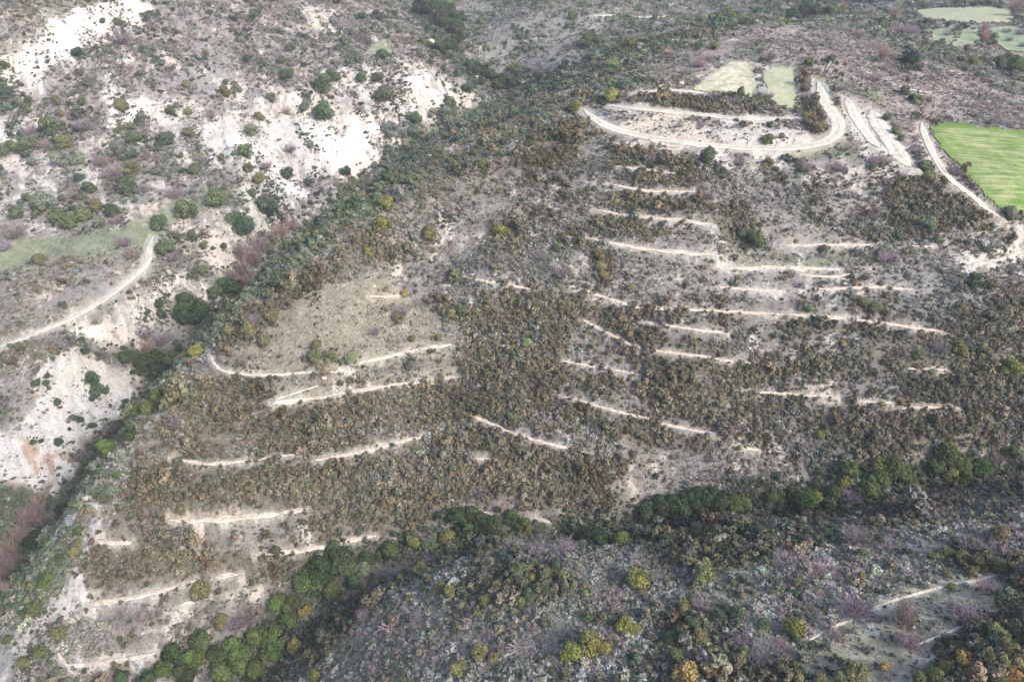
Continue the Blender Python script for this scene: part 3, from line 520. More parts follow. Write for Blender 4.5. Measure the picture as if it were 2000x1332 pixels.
for me in TREE: 
    co = np.zeros(len(me.vertices) * 3, np.float32); me.vertices.foreach_get('co', co); co = co.reshape(-1, 3); co[:, 2] += .15; me.vertices.foreach_set('co', co.ravel())
BUSHT = [trunk_mesh('bush_stems', .9, .06, 5, .45) for _ in range(2)]; TREET = [trunk_mesh('tree_trunk', 1.7, .09, 6, .5) for _ in range(2)]
BARE = [twig_mesh('bare_twigs', 120, M_LEAF, 1.15, .012) for _ in range(4)]; BARET = [trunk_mesh('bare_stems', .5, .05, 5, .25) for _ in range(2)]
TALL = [twig_mesh('bare_branches', 120, M_LEAF, 2.2, .011, .8, 7) for _ in range(4)]; TALLT = [trunk_mesh('bare_trunk', 2.0, .06, 5, .3) for _ in range(2)]

# ------------------------------------------------------------------ plants one can tell apart
# kind letter, column, row, crown radius; blocks are read off enlargements of the photograph
BL = [
(0, 0, .35, """g 668 125 28 d 437 300 38 g 25 370 30 v 690 215 50 d 1605 425 38 g 1580 340 28 g 1860 430 42 g 1810 480 62 g 1815 640 62 s 1705 595 42 g 1515 550 28
s 1330 495 28 o 1260 520 36 g 1265 462 18 o 1045 475 28 o 1450 650 32 s 1410 730 42 g 1375 850 48 o 1390 945 28 o 1445 1000 36 g 1410 1080 30 d 1610 965 42 v 1485 920 36 v 1620 825 34
d 1510 1150 68 g 1215 1110 60 g 1060 1175 62 g 900 1250 45 g 1310 1215 45 d 1380 1280 65 g 1080 950 38 o 1240 880 20 v 1145 885 36 d 935 780 52 g 755 775 42 o 1060 745 35 o 680 725 26
g 740 710 26 s 795 665 32 o 1055 625 24 g 955 625 30 s 985 590 20 o 690 590 40 s 510 455 40 o 320 560 26 v 268 560 26 d 40 525 45 s 110 575 32 o 340 635 26 g 300 710 62 v 170 730 45
v 480 690 60 g 20 845 40 g 80 822 42 g 140 808 42 g 200 800 40 v 250 805 36 o 370 800 48 s 340 900 50 s 430 890 45 s 185 905 32 d 740 870 38 s 650 840 42 v 560 890 50 v 640 950 60 o 740 940 45
d 720 1035 62 v 800 1050 40 v 985 1075 50 g 505 1050 42 g 155 1105 32 g 100 1180 52 s 250 1140 66 g 330 1215 50 g 400 1235 58 g 480 1200 50 o 540 1150 40 d 630 1180 45 s 560 1250 38
v 80 1280 72 v 650 1220 35 v 1600 620 30 v 1180 640 34 s 1735 815 22 v 700 790 24 d 1930 960 34 d 120 840 30"""),
(0, 433, .35, """v 30 130 45 o 235 210 42 v 300 225 36 v 695 105 48 v 725 180 40 g 925 150 55 g 890 30 32 g 975 80 32 v 970 190 42 g 1075 80 32 o 1140 135 25 d 1190 150 14 d 1250 140 20
D 1050 500 66 D 1130 500 64 D 1030 420 44 D 1280 350 50 D 1340 370 40 k 1300 300 46 k 1360 260 50 k 1430 200 52 k 1400 330 46 k 1350 180 44 k 1470 130 46 k 1530 90 42 k 1580 50 40 k 1640 20 36 v 820 620 45
d 895 460 30 d 915 520 30 d 825 505 22 d 460 665 30 d 480 720 24 d 520 875 42 d 545 940 46 d 590 940 28 d 520 985 22 d 325 1005 22 d 262 900 22 d 265 858 20 d 205 900 28 d 335 1225 26 d 190 1230 20 d 235 1222 16
D 720 745 50 D 800 775 46 D 870 760 58 G 950 765 48 v 900 650 56 k 850 700 40 G 890 970 50 G 845 1030 46 G 790 1050 44 G 620 1240 56 y 962 992 32 o 1480 670 40 o 1765 690 34 o 1760 760 42 o 1850 755 38
p 1965 760 38 y 1100 722 44 y 1040 760 36 o 1280 610 34 o 1390 610 50 o 1530 520 46 v 1420 545 46 y 990 860 20 v 990 1110 40 D 740 1180 46 v 620 1150 50 D 900 830 50 g 1130 275 34 g 1210 400 44 d 700 1000 20 d 415 1090 22 d 450 1105 22 d 515 1135 22"""),
(600, 0, .35, """y 1495 600 38 y 1690 540 48 g 800 575 38 s 770 645 46 g 595 665 48 s 600 740 42 g 435 540 52 g 400 440 38 g 305 440 34 g 895 495 40 s 465 740 48 y 445 1135 46 y 430 1240 56 o 690 1300 40 y 1080 1290 48
o 970 920 34 g 1480 95 28 s 1885 395 24 p 1700 370 46 g 1560 240 44 g 1625 235 38 o 1800 260 56 g 1165 380 36 G 820 460 1 D 640 30 54 D 690 50 46 D 745 110 50 D 790 60 50 D 830 150 50 D 860 105 44 D 800 255 46 D 850 215 46 D 745 275 40 D 720 20 44
y 790 40 34 D 900 365 36 D 940 385 36 D 985 400 34 D 1030 420 36 D 1090 445 36 D 1150 455 34 D 1060 470 30 s 250 180 30 g 430 300 32 d 760 385 18 d 830 415 24 o 560 910 24 o 530 990 22 v 700 940 26 g 440 1010 26 o 770 760 22 v 1300 540 36 y 970 120 20 d 345 240 20 o 650 240 22"""),
(1300, 0, .35, """y 350 85 32 p 195 125 38 s 75 145 34 o 430 105 20 p 640 135 28 o 500 122 20 v 560 320 38 o 800 355 28 g 920 335 28 o 270 260 28 g 185 268 26 v 745 200 26 k 1270 90 34 v 785 440 22 v 780 490 24 v 775 540 30 v 770 595 26
v 510 385 28 v 575 530 32 v 370 560 38 k 1205 300 42 v 1215 370 30 v 1170 435 38 p 1405 562 34 d 1370 545 22 d 1330 510 28 v 1460 545 28 d 1350 450 16 g 1230 655 28 o 790 670 42 o 845 715 40 g 570 780 36 o 645 760 20 o 570 908 30
g 230 880 48 v 410 905 34 v 210 1085 46 v 780 930 46 v 970 930 40 v 1160 890 42 v 1220 890 46 g 1150 935 20 g 1440 930 40 v 1400 835 32 g 1280 730 30 g 1310 770 26 v 1610 950 36 o 1470 990 40 o 1540 1010 28 s 1450 1240 52 G 1930 365 52 G 1850 350 34
k 1860 330 26 o 1700 350 36 g 1640 340 24 v 1980 180 30 k 1935 60 36 v 1960 90 26 k 1770 165 28 k 1775 215 28 v 1570 185 28 v 1600 165 20 v 1900 170 26 v 1915 220 22 v 1360 170 44 v 1300 165 36 v 1400 120 26 g 1210 145 32 v 1080 190 34 g 1090 165 20 D 770 60 44 D 830 70 40 G 900 60 36 D 700 80 36 y 985 55 26
v 180 350 40 v 120 400 30 v 240 320 30 v 1990 250 24 s 1920 1190 44 v 980 490 26 g 550 1250 1"""),
(650, 433, .35, """y 205 175 30 g 1260 145 34 o 1490 190 36 o 1500 250 36 o 1510 300 32 o 1660 362 28 v 385 500 42 b 405 400 24 g 720 500 44 o 670 520 40 o 440 650 26 o 590 645 24 s 440 800 34 p 1085 680 30 o 540 80 42 v 960 190 44 v 1170 190 36 v 1270 280 38 o 370 545 32 g 1000 1085 36 v 240 610 30 v 600 300 1"""),
(1300, 433, .35, """g 500 100 58 d 430 60 40 s 790 480 34 s 800 755 30 y 1635 715 42 o 1770 735 42 y 1915 812 58 v 1525 690 52 v 1235 190 48 v 700 285 34 o 1100 450 40 o 1165 485 38 v 350 1145 58 y 855 1195 24 o 1515 95 25 o 1160 945 24 o 1650 495 36 b 1055 345 18 b 990 680 22 o 880 155 26 g 1400 745 28 v 740 350 24"""),
(0, 866, .35, """o 1130 810 62 o 1240 985 46 v 1390 930 70 v 1330 990 60 o 340 1060 46 o 235 1160 42 o 140 1215 40 s 345 1265 36 s 635 265 54 o 600 290 40 G 1130 1075 66 G 1330 1130 76 G 1420 1080 66 G 1520 1040 66 G 1570 870 58 G 1640 880 52 G 1700 760 60 D 1800 640 66 D 1880 590 56 D 1850 700 60 D 1940 690 56 D 1780 720 52 G 1850 800 54
G 1550 1130 56 G 1430 1250 56 y 1650 1130 48 G 1250 1250 66 D 1050 1260 60 D 960 1160 56 G 920 1250 48 y 1760 1290 44 o 1840 1170 24 y 1700 930 46 G 1620 960 52 G 1500 1160 50 G 1340 1230 56 G 1220 1170 56 G 1100 1180 56 D 1010 1200 50 D 830 1300 50 D 690 1280 42 v 1150 1290 46 o 1480 1220 40
D 215 520 44 k 190 380 50 k 230 340 46 k 150 420 46 k 130 500 50 k 70 560 56 k 30 620 52 k 90 640 46 k 50 700 46 k 20 760 44 k 60 800 36 k 250 420 42 G 510 120 40 G 490 180 42 G 280 730 38 G 260 770 36 G 350 640 34 G 200 920 38 G 150 940 30 G 40 1090 24 o 420 600 36 o 430 550 30 D 180 540 40 v 440 60 50 D 350 360 34 g 660 180 24 G 620 30 44 G 440 480 28"""),
(650, 866, .35, """D 700 400 60 D 770 390 66 D 830 430 62 D 890 440 56 D 740 470 50 G 330 575 52 G 290 600 40 y 450 545 46 p 175 700 46 D 60 640 72 D 190 630 46 D 110 760 46 v 540 520 44 o 640 520 50 G 1000 400 44 G 1060 440 42 y 1090 490 28 D 1810 330 70 D 1880 330 64 D 1760 370 56 D 1950 350 60 D 1440 500 60 D 1500 520 50 G 1600 520 46 D 1380 510 36
v 1290 570 66 y 1700 745 82 y 1630 1010 52 y 1680 1030 38 y 1340 1150 70 y 1430 1110 76 y 1500 1120 58 y 1300 1170 40 o 700 1250 52 o 820 1170 54 o 900 1190 36 o 915 785 34 o 1030 730 38 y 1110 750 28 v 850 745 40 o 480 700 46 v 550 650 40 v 1130 935 54 o 1050 890 36 o 600 800 44 o 660 830 40 v 470 965 42 o 330 990 34 o 40 970 28 o 260 775 36 b 1950 1275 54
o 850 870 40 o 430 860 26 d 1190 990 36 d 1240 690 40 o 1200 720 34 d 1100 840 44 d 1180 800 40 d 1060 800 36 v 1330 840 30 p 1340 780 34 v 560 890 1 o 1090 700 30 v 1100 1170 28 v 180 950 44 v 1010 1010 30 o 1960 900 44 v 1560 1080 30 p 1420 830 30 v 880 1240 30 o 530 760 34"""),
(1300, 866, .35, """b 100 1290 86 b 270 1265 44 o 215 735 62 p 230 670 36 v 645 635 64 v 1060 515 84 v 740 775 54 v 1070 890 82 v 1020 920 60 k 1310 940 70 v 1360 920 50 v 1360 1085 66 v 1300 1070 40 v 1660 935 76 v 1600 900 50 v 1790 795 56 v 1690 555 70 y 715 1015 60 v 560 1150 74 v 640 1120 60 v 500 1190 50 v 420 1085 56 v 210 885 54 v 930 1040 46 o 1550 610 46 o 1650 640 46 o 1740 660 52 o 1840 680 50 o 1690 710 40
o 1850 505 56 b 1650 1200 56 b 1560 1240 46 b 1690 1260 44 o 1830 1060 66 o 1900 1130 70 o 1960 1000 56 o 1790 1190 56 o 1870 1230 56 o 1960 1220 60 o 1770 1280 50 b 1930 1290 50 o 1060 1270 66 o 980 1290 50 o 1490 1290 54 o 1410 1310 50 o 1850 1310 50 d 1920 1050 50 d 1740 1130 46 v 1400 1290 40 b 1210 1240 34 v 1240 1290 36 o 730 1300 46 o 860 1310 46 o 650 1240 40 d 400 940 44 d 300 960 40 d 140 990 50 o 180 1070 50 d 60 1030 46 o 60 1180 50 d 30 1080 44 o 430 1170 30 d 540 1000 40
G 1550 40 80 G 1640 110 56 y 1570 175 58 G 1640 165 56 G 1740 125 54 G 1500 120 50 G 1920 45 46 G 1250 130 66 y 1200 120 60 G 1010 130 56 y 980 220 52 G 930 260 44 G 1130 225 54 G 1180 180 60 G 1300 170 58 G 1340 180 46 G 1130 270 44 G 770 310 74 G 720 300 56 y 820 310 50 G 580 300 44 G 630 290 36 D 230 270 66 D 300 310 60 D 160 290 60 D 90 320 60 D 10 320 50 G 370 320 50 G 430 330 44 D 200 340 50 D 60 380 44 v 1040 280 56 v 1000 300 44 v 1850 70 46 v 900 60 1 G 1990 120 30 y 1080 740 30 o 1560 720 34 y 1590 790 26 b 1080 100 1"""),
]
KIND = {  # name, category, meshes, trunk meshes, child names, colour, height factor, word
 'g': ('evergreen_bush', 'bush', BUSH, BUSHT, (.115, .145, .075), 1.0, 'green round bush'), 'd': ('evergreen_bush', 'bush', BUSH, BUSHT, (.080, .108, .065), 1.0, 'dark green bush'),
 's': ('evergreen_bush', 'bush', BUSH, BUSHT, (.165, .185, .135), 1.0, 'grey green bush'), 'o': ('evergreen_bush', 'bush', BUSH, BUSHT, (.165, .160, .078), 1.0, 'olive brown bush'),
 'y': ('evergreen_bush', 'bush', BUSH, BUSHT, (.19, .185, .06), 1.0, 'yellow green bush'), 'p': ('evergreen_bush', 'bush', BUSH, BUSHT, (.20, .235, .125), 1.0, 'pale green bush'),
 'b': ('evergreen_bush', 'bush', BUSH, BUSHT, (.32, .22, .09), 1.0, 'golden tan bush'), 'v': ('bare_bush', 'bush', BARE, BARET, (.27, .22, .235), 1.0, 'leafless grey violet bush'),
 'k': ('bare_tree', 'tree', TALL, TALLT, (.31, .23, .21), 1.0, 'leafless pinkish brown tree'), 'D': ('evergreen_tree', 'tree', TREE, TREET, (.058, .084, .038), 1.0, 'dark green tree'),
 'G': ('evergreen_tree', 'tree', TREE, TREET, (.092, .122, .044), 1.0, 'green leafy tree')}
LM = """60 60|in the top left corner slope
200 40|below the grassy top left hillside
20 180|by the white patch at the left edge
110 200|on the upper left chalk slope
240 230|beside the bare white channel on the left slope
20 290|by the dark hedge row at the left edge
150 300|above the left meadow hedge rows
330 250|on the middle of the left chalk slope
250 350|in the bushy hollow above the left meadow
60 420|on the bank over the left meadow
150 420|in the hedge above the left meadow
220 420|at the top rim of the left meadow
100 505|out in the left green meadow
250 480|on the meadow beside the dirt track
320 470|at the bend of the left dirt track
400 400|along the upper end of the left meadow
470 190|on the white speckled slope
480 250|above the gullied chalk slope
490 330|in the line of bushes down the chalk slope
560 140|under the violet upper slope
570 300|on the gullied white slope
630 200|above the bare white gully
700 160|on the chalk brow left of the main ravine
760 200|on the chalk brow near the ravine head
860 215|at the foot of the chalk slope by the ravine
850 60|in the dark ravine at the top
750 90|beside the green patch near the top
960 140|in the bend of the upper ravine
1080 60|on the far hillside beyond the ridge
1130 90|on the far side of the ridge
1240 100|on the ridge shoulder left of the hilltop
540 430|among the bare trees of the left ravine
450 480|by the cream chalk patch near the left ravine
430 560|at the ravine edge below the cream patch
370 600|in the side gully under the left track
300 620|on the speckled chalk below the track
280 700|in the dark hollow by the cream cliff
170 680|on top of the cream cliff
190 760|on the face of the cream cliff
100 820|at the left side of the cream cliff
200 860|at the foot of the cream cliff
290 790|in the ravine beside the cream cliff
400 690|on the nose of the spur above the ravine
340 780|on the cliff edge of the spur
500 640|at the left rim of the grassy knoll
620 690|at the lower rim of the grassy knoll
690 700|beside the pale terrace path under the knoll
780 590|at the right rim of the grassy knoll
880 610|in the gully right of the knoll
800 710|on the green terrace below the knoll
730 420|high on the flank of the spur
780 330|on the long flank above the ravine
850 460|beside the white rocks of the spur
960 450|on the crest of the spur
900 340|on the shoulder above the spur
1060 490|on the slope below the crest
1190 530|below the long pale terrace bank
1180 200|at the start of the hilltop road
1360 60|on the skyline ridge of the hilltop
1520 50|behind the hilltop ridge
1380 100|on the meadow left of the half round field
1430 190|on the bank below the half round field
1500 130|beside the half round field
1570 190|in the hedge line by the field strip
1600 120|on the violet meadow behind the hilltop
1700 110|on the right shoulder of the hilltop
1790 190|in the clump on the hilltop meadow
1590 240|in the bend of the hilltop road
1500 275|on the chalk bank inside the road
1480 320|just below the hilltop road
1380 350|on the upper terraces under the road
1610 330|on the pinkish slope under the road
1720 310|by the end of the gravel strip
1800 320|between gravel strip and green field
1740 240|at the top of the gravel strip
1880 350|along the edge of the green field
1820 440|at the top of the right brown scrub
1975 430|at the lower corner of the green field
1780 60|left of the far pale field
1850 60|in the hedge below the far pale field
1920 65|in the middle hedge of the far terraces
1980 50|at the right edge of the far fields
1920 130|in the hedge across the right valley
1470 470|between the terraces, below the brown patch
1545 520|on the pale terrace bank right of centre
1720 500|on the terraces right of centre
1680 590|in the brown scrub under the pale terrace
1840 650|at the end of the long terrace path
1950 700|near the right edge beside the terrace
1590 690|in the grey scrub right of centre
1700 760|on the lower right terraces
1030 670|in the brown scrub of the central gully
1000 810|below the central terrace junction
1420 830|at the end of the lower central terrace
1600 850|on the lower slope right of centre
230 960|on the rocky edge of the lower left spur
170 910|in the ravine left of the spur edge
60 1000|among the bare trees at the lower left
40 1100|in the lower left ravine bottom
100 1130|on the steep flank at the lower left
60 1240|near the white rocks at the bottom left
110 1270|above the white rocks in the bottom left corner
400 1150|on the lower left terrace path
470 1200|beside the shady hollow of the near gully
380 1290|in the near ravine at the bottom left
500 1260|in the tree belt below the left terraces
580 1180|in the tree belt along the near ravine
680 1090|in the trees under the lowest terrace path
600 1300|at the bottom end of the tree belt
790 1070|in the near ravine left of centre
920 1010|in the dark grove of the near ravine
1020 1020|beside the grove in the near ravine
1180 1040|along the near ravine at the centre
1330 980|in the large grove of the near ravine
1430 980|at the right end of the large grove
1570 980|alone in the ravine right of the grove
1650 940|in the ravine right of centre
1740 930|in the broad clump of the right ravine
1860 890|in the ravine clump near the right edge
1980 890|in the ravine at the right edge
830 1120|at the top of the near left slope
900 1190|in the scrub patch on the near slope
1040 1130|in the olive scrub patch of the near slope
1050 1190|below the olive scrub patch
720 1200|on the open grey near slope
930 1290|at the bottom centre of the near slope
1140 1260|in the big yellow clump at the bottom centre
1240 1125|standing alone on the near slope
1230 1225|right of the big yellow clump
1370 1120|on the near slope right of centre
1360 1220|in the thicket at the lower centre right
1340 1310|at the bottom edge right of centre
1530 1090|below the right ravine scrub
1670 1050|in the grey scrub of the near right slope
1560 1140|in the middle of the near right slope
1670 1180|left of the grassy hollow path
1770 1190|above the grassy hollow
1780 1250|inside the grassy hollow
1550 1220|beside the thin path at its lower end
1490 1260|at the left end of the grassy hollow
1880 1190|by the curling thin path
1870 1090|in the olive scrub at the right
1930 1050|near the right edge of the near slope
1880 1290|in the golden thicket at the bottom right
1960 1250|at the far bottom right corner
1650 1320|at the bottom edge below the hollow
1560 1320|at the bottom edge by the hollow"""
LM = [l.split('|') for l in LM.strip().split('\n')]; LXY = np.array([l[0].split() for l in LM], float)
plants = []
for ox, oy, k, s in BL:
    t = s.split()
    for i in range(0, len(t), 4):
        r_ = float(t[i + 3]) * k
        if r_ < 1: continue
        px, py = ox + float(t[i + 1]) * k, oy + float(t[i + 2]) * k
        if -25 < px < 2025 and -25 < py < 1355: plants.append([t[i], px, py, r_])
pp = np.array([p[1:] for p in plants], float)
tall = np.array([p[0] in 'DGk' for p in plants])
q, td = hit(pp[:, 0], np.minimum(pp[:, 1] + pp[:, 2] * np.where(tall, .95, .62), 1420), G)
rad = pp[:, 2] * td / FPX * 1.32
near_l = ((pp[:, None, :2] - LXY[None]) ** 2).sum(-1).argmin(1)
groups = {}
for i, p in enumerate(plants): groups.setdefault((near_l[i], KIND[p[0]][6]), []).append(i)
ORD = ['', 'second', 'third', 'fourth', 'fifth', 'sixth', 'seventh', 'eighth', 'ninth', 'tenth', 'eleventh', 'twelfth', 'thirteenth', 'fourteenth']
lab = [''] * len(plants)
for (li, wd), ids in groups.items():
    ph = LM[li][1]; nn_ = len(ids)
    if nn_ == 1: lab[ids[0]] = f'{wd} {ph}'; continue
    xs = pp[ids, 0]; ys = pp[ids, 1]; horiz = np.ptp(xs) >= np.ptp(ys); od = [ids[k] for k in np.argsort(xs if horiz else ys)]
    for k, i in enumerate(od):
        if nn_ == 2: a = ('left one of two' if horiz else 'upper one of two') if k == 0 else ('right one of two' if horiz else 'lower one of two')
        else:
            a = ('leftmost' if horiz else 'topmost') if k == 0 else (('rightmost' if horiz else 'lowest') if k == nn_ - 1 else (ORD[k] + (' from left' if horiz else ' from top')))
        lab[i] = f'{wd} {ph}, {a}'.replace(' one of two', ' of two')
GRP = {'evergreen_bush': 'bushes dotted over the hillsides', 'bare_bush': 'leafless bushes among the scrub', 'bare_tree': 'leafless trees in the ravines', 'evergreen_tree': 'evergreen trees in the ravines'}
for i, (kd, px, py, r_) in enumerate(plants):
    nm, cat, ms, ts, colr, hf, wd = KIND[kd]
    root = bpy.data.objects.new(nm, None); link(root, lab[i], cat, GRP[nm])
    x, y = q[i]; root.location = (x, y, float(ground(x, y)) - .08 * rad[i]); root.rotation_euler = (0, 0, rng.uniform(0, 6.28)); root.empty_display_size = .5
    s = rad[i]; root.scale = (s * rng.uniform(.94, 1.06), s * rng.uniform(.94, 1.06), s * rng.uniform(.85, 1.05) * (.85 if nm == 'evergreen_tree' else 1))
    c = np.array(colr) * rng.uniform(.85, 1.18) * (1 + rng.normal(size=3) * .05)
    cr = bpy.data.objects.new('crown' if nm != 'bare_bush' else 'twigs', ms[rng.integers(len(ms))]); link(cr, parent=root); cr.color = (*c, 1)
    tr = bpy.data.objects.new('trunk' if 'tree' in nm else 'stems', ts[rng.integers(len(ts))]); link(tr, parent=root)
print('plants', len(plants))

skirt = np.zeros(GX.shape, np.float32)
for i in range(len(plants)):
    x, y = q[i]; r0 = math.hypot(x, y - OY); a0 = math.atan2(x, y - OY); w_ = rad[i] * 1.7
    ci_ = math.log(r0 / R0) / math.log(R1 / R0) * (NR - 1); cj_ = (a0 - A0) / (A1 - A0) * (NA - 1); di = int(w_ / r0 / math.log(R1 / R0) * (NR - 1)) + 2; dj = int(w_ / r0 / (A1 - A0) * (NA - 1)) + 2
    i0, i1, j0, j1 = max(0, int(ci_) - di), int(ci_) + di + 1, max(0, int(cj_) - dj), int(cj_) + dj + 1
    d_ = np.hypot(GX[i0:i1, j0:j1] - x, GY[i0:i1, j0:j1] - y); skirt[i0:i1, j0:j1] = np.maximum(skirt[i0:i1, j0:j1], 1 - sstep(rad[i] * .7, w_, d_))
# ------------------------------------------------------------------ continuous scrub: one object per kind of ground cover
def proto_set(name, ms):
    c = bpy.data.collections.new(name)
    for k, me in enumerate(ms): c.objects.link(bpy.data.objects.new(f'{name}_{k}', me))
    return c
PR = {
 'W': proto_set('pale_tufts', [crown_mesh('tuft', 34, .20, .7, 3, M_SCRUB, spread=.6) for _ in range(4)]),
 'O': proto_set('oak_scrub', [crown_mesh('oak', 230, .095, 1.6, 5, M_SCRUB, spread=.5) for _ in range(5)]),
 'G': proto_set('grey_scrub', [crown_mesh('garrigue', 170, .10, 1.0, 5, M_SCRUB, spread=.6) for _ in range(5)]),
 'D': proto_set('green_scrub', [crown_mesh('green', 260, .09, 1.25, 6, M_SCRUB, spread=.5) for _ in range(5)]),
 'P': proto_set('twiggy_scrub', [twig_mesh('twiggy', 26, M_SCRUB, 1.1, .035, 1.0, 3) for _ in range(5)]),
}
TINT = {
 'O': np.array([[.155, .139, .094], [.132, .124, .078], [.172, .155, .112], [.185, .146, .095], [.112, .114, .068], [.165, .154, .130]]),
 'G': np.array([[.28, .27, .25], [.24, .245, .205], [.31, .305, .28], [.26, .24, .23], [.20, .225, .165], [.225, .21, .18]]),
 'D': np.array([[.080, .105, .062], [.068, .092, .060], [.105, .125, .080], [.12, .13, .070], [.095, .12, .098], [.15, .16, .12]]),
 'W': np.array([[.46, .44, .41], [.38, .37, .35], [.55, .53, .50], [.36, .33, .29]]),
 'P': np.array([[.24, .20, .205], [.29, .235, .235], [.20, .175, .175], [.30, .22, .20]]),
}
SIZE = {'O': .74, 'G': .50, 'D': .74, 'P': .56, 'W': .36}
SL = {'W': ('pale dry tufts and small stones among the scrub', 'dry tufts'), 'O': ('brown oak scrub packed over the terraced hillside', 'scrub'), 'G': ('low grey garrigue bushes scattered over all the slopes', 'scrub'),
      'D': ('green evergreen scrub filling the flanks and ravines', 'scrub'), 'P': ('leafless violet twiggy scrub between the bushes', 'scrub')}
RMAX = 800.0
ncand = 7500000
# area-uniform would waste points far away: density falls with distance while clumps grow
u_ = rng.uniform(0, 1, ncand); rad_c = 42.0 * (RMAX / 42.0) ** u_; ang = rng.uniform(A0 + .02, A1 - .02, ncand)
px_ = rad_c * np.sin(ang); py_ = OY + rad_c * np.cos(ang)
pdf = ncand / (math.log(RMAX / 42.0) * (A1 - A0 - .04)) / rad_c ** 2            # candidates per m2
zi = np.clip((np.log(rad_c / R0) / math.log(R1 / R0) * (NR - 1)).round().astype(int), 0, NR - 1); zj = np.clip(((ang - A0) / (A1 - A0) * (NA - 1)).round().astype(int), 0, NA - 1)
jr = rng.normal(size=(2, ncand)) * (.8 + rad_c * .004); jx_, jy_ = px_ + jr[0], py_ + jr[1] - OY; jrr = np.hypot(jx_, jy_); jaa = np.arctan2(jx_, jy_)
zki = np.clip((np.log(jrr / R0) / math.log(R1 / R0) * (NR - 1)).round().astype(int), 0, NR - 1); zkj = np.clip(((jaa - A0) / (A1 - A0) * (NA - 1)).round().astype(int), 0, NA - 1)
zc = zone[zki, zkj]; dens = np.array([ZT[z][2] for z in ZN])[zc]; zs = np.array([ZT[z][4] for z in ZN])[zc]
grow = 1 + sstep(180, 520, rad_c) * .8; dens = dens / grow ** 2 * np.clip(np.where(zc == ZN.index('near'), .35, 0) + 1.0 + 2.8 * (fbm(px_, py_, 7, 3, 501) - .5), .25, 1.7) * np.clip(1 + 2.2 * (fbm(px_, py_, 24, 3, 511) - .5), .4, 1.5)
stk = fbm((px_ * ca + py_ * sa) / 7, -px_ * sa + py_ * ca, 7, 3, 541); isl = np.isin(zc, [ZN.index(k) for k in ('dots', 'slope', 'white', 'pale')])
dens = np.where(isl, dens * np.clip(.1 + 13 * (stk - .46), .08, 2.8), dens)
dens = dens + skirt[zi, zj] * 1.3 / grow ** 2; fm = fmask[zi, zj]; dens = np.where(fm == 1, 0, np.where(fm == 2, .05, dens)); dens *= np.clip(1 - bare[zi, zj] * 1.25, .0, 1)
# seen only from round the camera: leave out what lies out of every nearby view
dx = px_; dep = py_ * cP + (CAM_H - G[zi, zj]) * sP; uu = dx / dep; vv = (-py_ * sP + (CAM_H - G[zi, zj]) * cP) / dep
dens = np.where((np.abs(uu) < .80) & (vv < .56), dens, 0)
keep = rng.uniform(0, 1, ncand) < dens / pdf
print('saturated', (dens / pdf > 1).mean(), 'scrub', keep.sum())
px_, py_, zc, zs, grow = px_[keep], py_[keep], zc[keep], zs[keep], grow[keep]; pz_ = ground(px_, py_)
kinds = np.array(list('OGDPW')); Wk = np.array([[ZT[z][3].get(k, 0) for k in kinds] for z in ZN]); Wk = Wk / Wk.sum(1)[:, None]
# species grow in patches
pn = np.stack([fbm(px_, py_, 9, 3, 600 + 20 * k) for k in range(5)], -1); wk = Wk[zc] * np.exp((pn - .5) * 5); wk /= wk.sum(1)[:, None]
ks = (rng.uniform(0, 1, len(px_))[:, None] > np.cumsum(wk, 1)).sum(1).clip(0, 4)
def scatter(name, label, cat, coll, X, Yy, Zz, sc, tint, nv):
    me = bpy.data.meshes.new(name); me.vertices.add(len(X)); me.vertices.foreach_set('co', np.stack([X, Yy, Zz], -1).astype(np.float32).ravel())
    a = me.attributes.new('scl', 'FLOAT_VECTOR', 'POINT'); sv = np.stack([sc * rng.uniform(.85, 1.15, len(X)), sc * rng.uniform(.85, 1.15, len(X)), sc * rng.uniform(.75, 1.15, len(X))], -1); a.data.foreach_set('vector', sv.astype(np.float32).ravel())
    a = me.attributes.new('rot', 'FLOAT_VECTOR', 'POINT'); rv = np.stack([rng.normal(size=len(X)) * .12, rng.normal(size=len(X)) * .12, rng.uniform(0, 6.28, len(X))], -1); a.data.foreach_set('vector', rv.astype(np.float32).ravel())
    a = me.attributes.new('pick', 'INT', 'POINT'); a.data.foreach_set('value', rng.integers(0, nv, len(X)).astype(np.int32))
    a = me.attributes.new('tint', 'FLOAT_COLOR', 'POINT'); D = np.ones((len(X), 4), np.float32); D[:, :3] = tint; a.data.foreach_set('color', D.ravel())
    o = bpy.data.objects.new(name, me); link(o, label, cat, kind='stuff')
    g = bpy.data.node_groups.new(name + '_scatter', 'GeometryNodeTree'); g.interface.new_socket('Geometry', in_out='INPUT', socket_type='NodeSocketGeometry'); g.interface.new_socket('Geometry', in_out='OUTPUT', socket_type='NodeSocketGeometry')
    gi = g.nodes.new('NodeGroupInput'); go = g.nodes.new('NodeGroupOutput'); ip = g.nodes.new('GeometryNodeInstanceOnPoints'); ci = g.nodes.new('GeometryNodeCollectionInfo')
    ci.inputs['Collection'].default_value = coll; ci.inputs['Separate Children'].default_value = True; ci.inputs['Reset Children'].default_value = True; ip.inputs['Pick Instance'].default_value = True
    def at(n_, t_, s_): k_ = g.nodes.new('GeometryNodeInputNamedAttribute'); k_.data_type = t_; k_.inputs['Name'].default_value = n_; g.links.new(k_.outputs[0], s_)
    at('scl', 'FLOAT_VECTOR', ip.inputs['Scale']); at('pick', 'INT', ip.inputs['Instance Index'])
    er = g.nodes.new('FunctionNodeEulerToRotation'); at('rot', 'FLOAT_VECTOR', er.inputs[0]); g.links.new(er.outputs[0], ip.inputs['Rotation'])
    g.links.new(gi.outputs[0], ip.inputs['Points']); g.links.new(ci.outputs[0], ip.inputs['Instance']); g.links.new(ip.outputs[0], go.inputs[0])
    md = o.modifiers.new('scatter', 'NODES'); md.node_group = g; return o
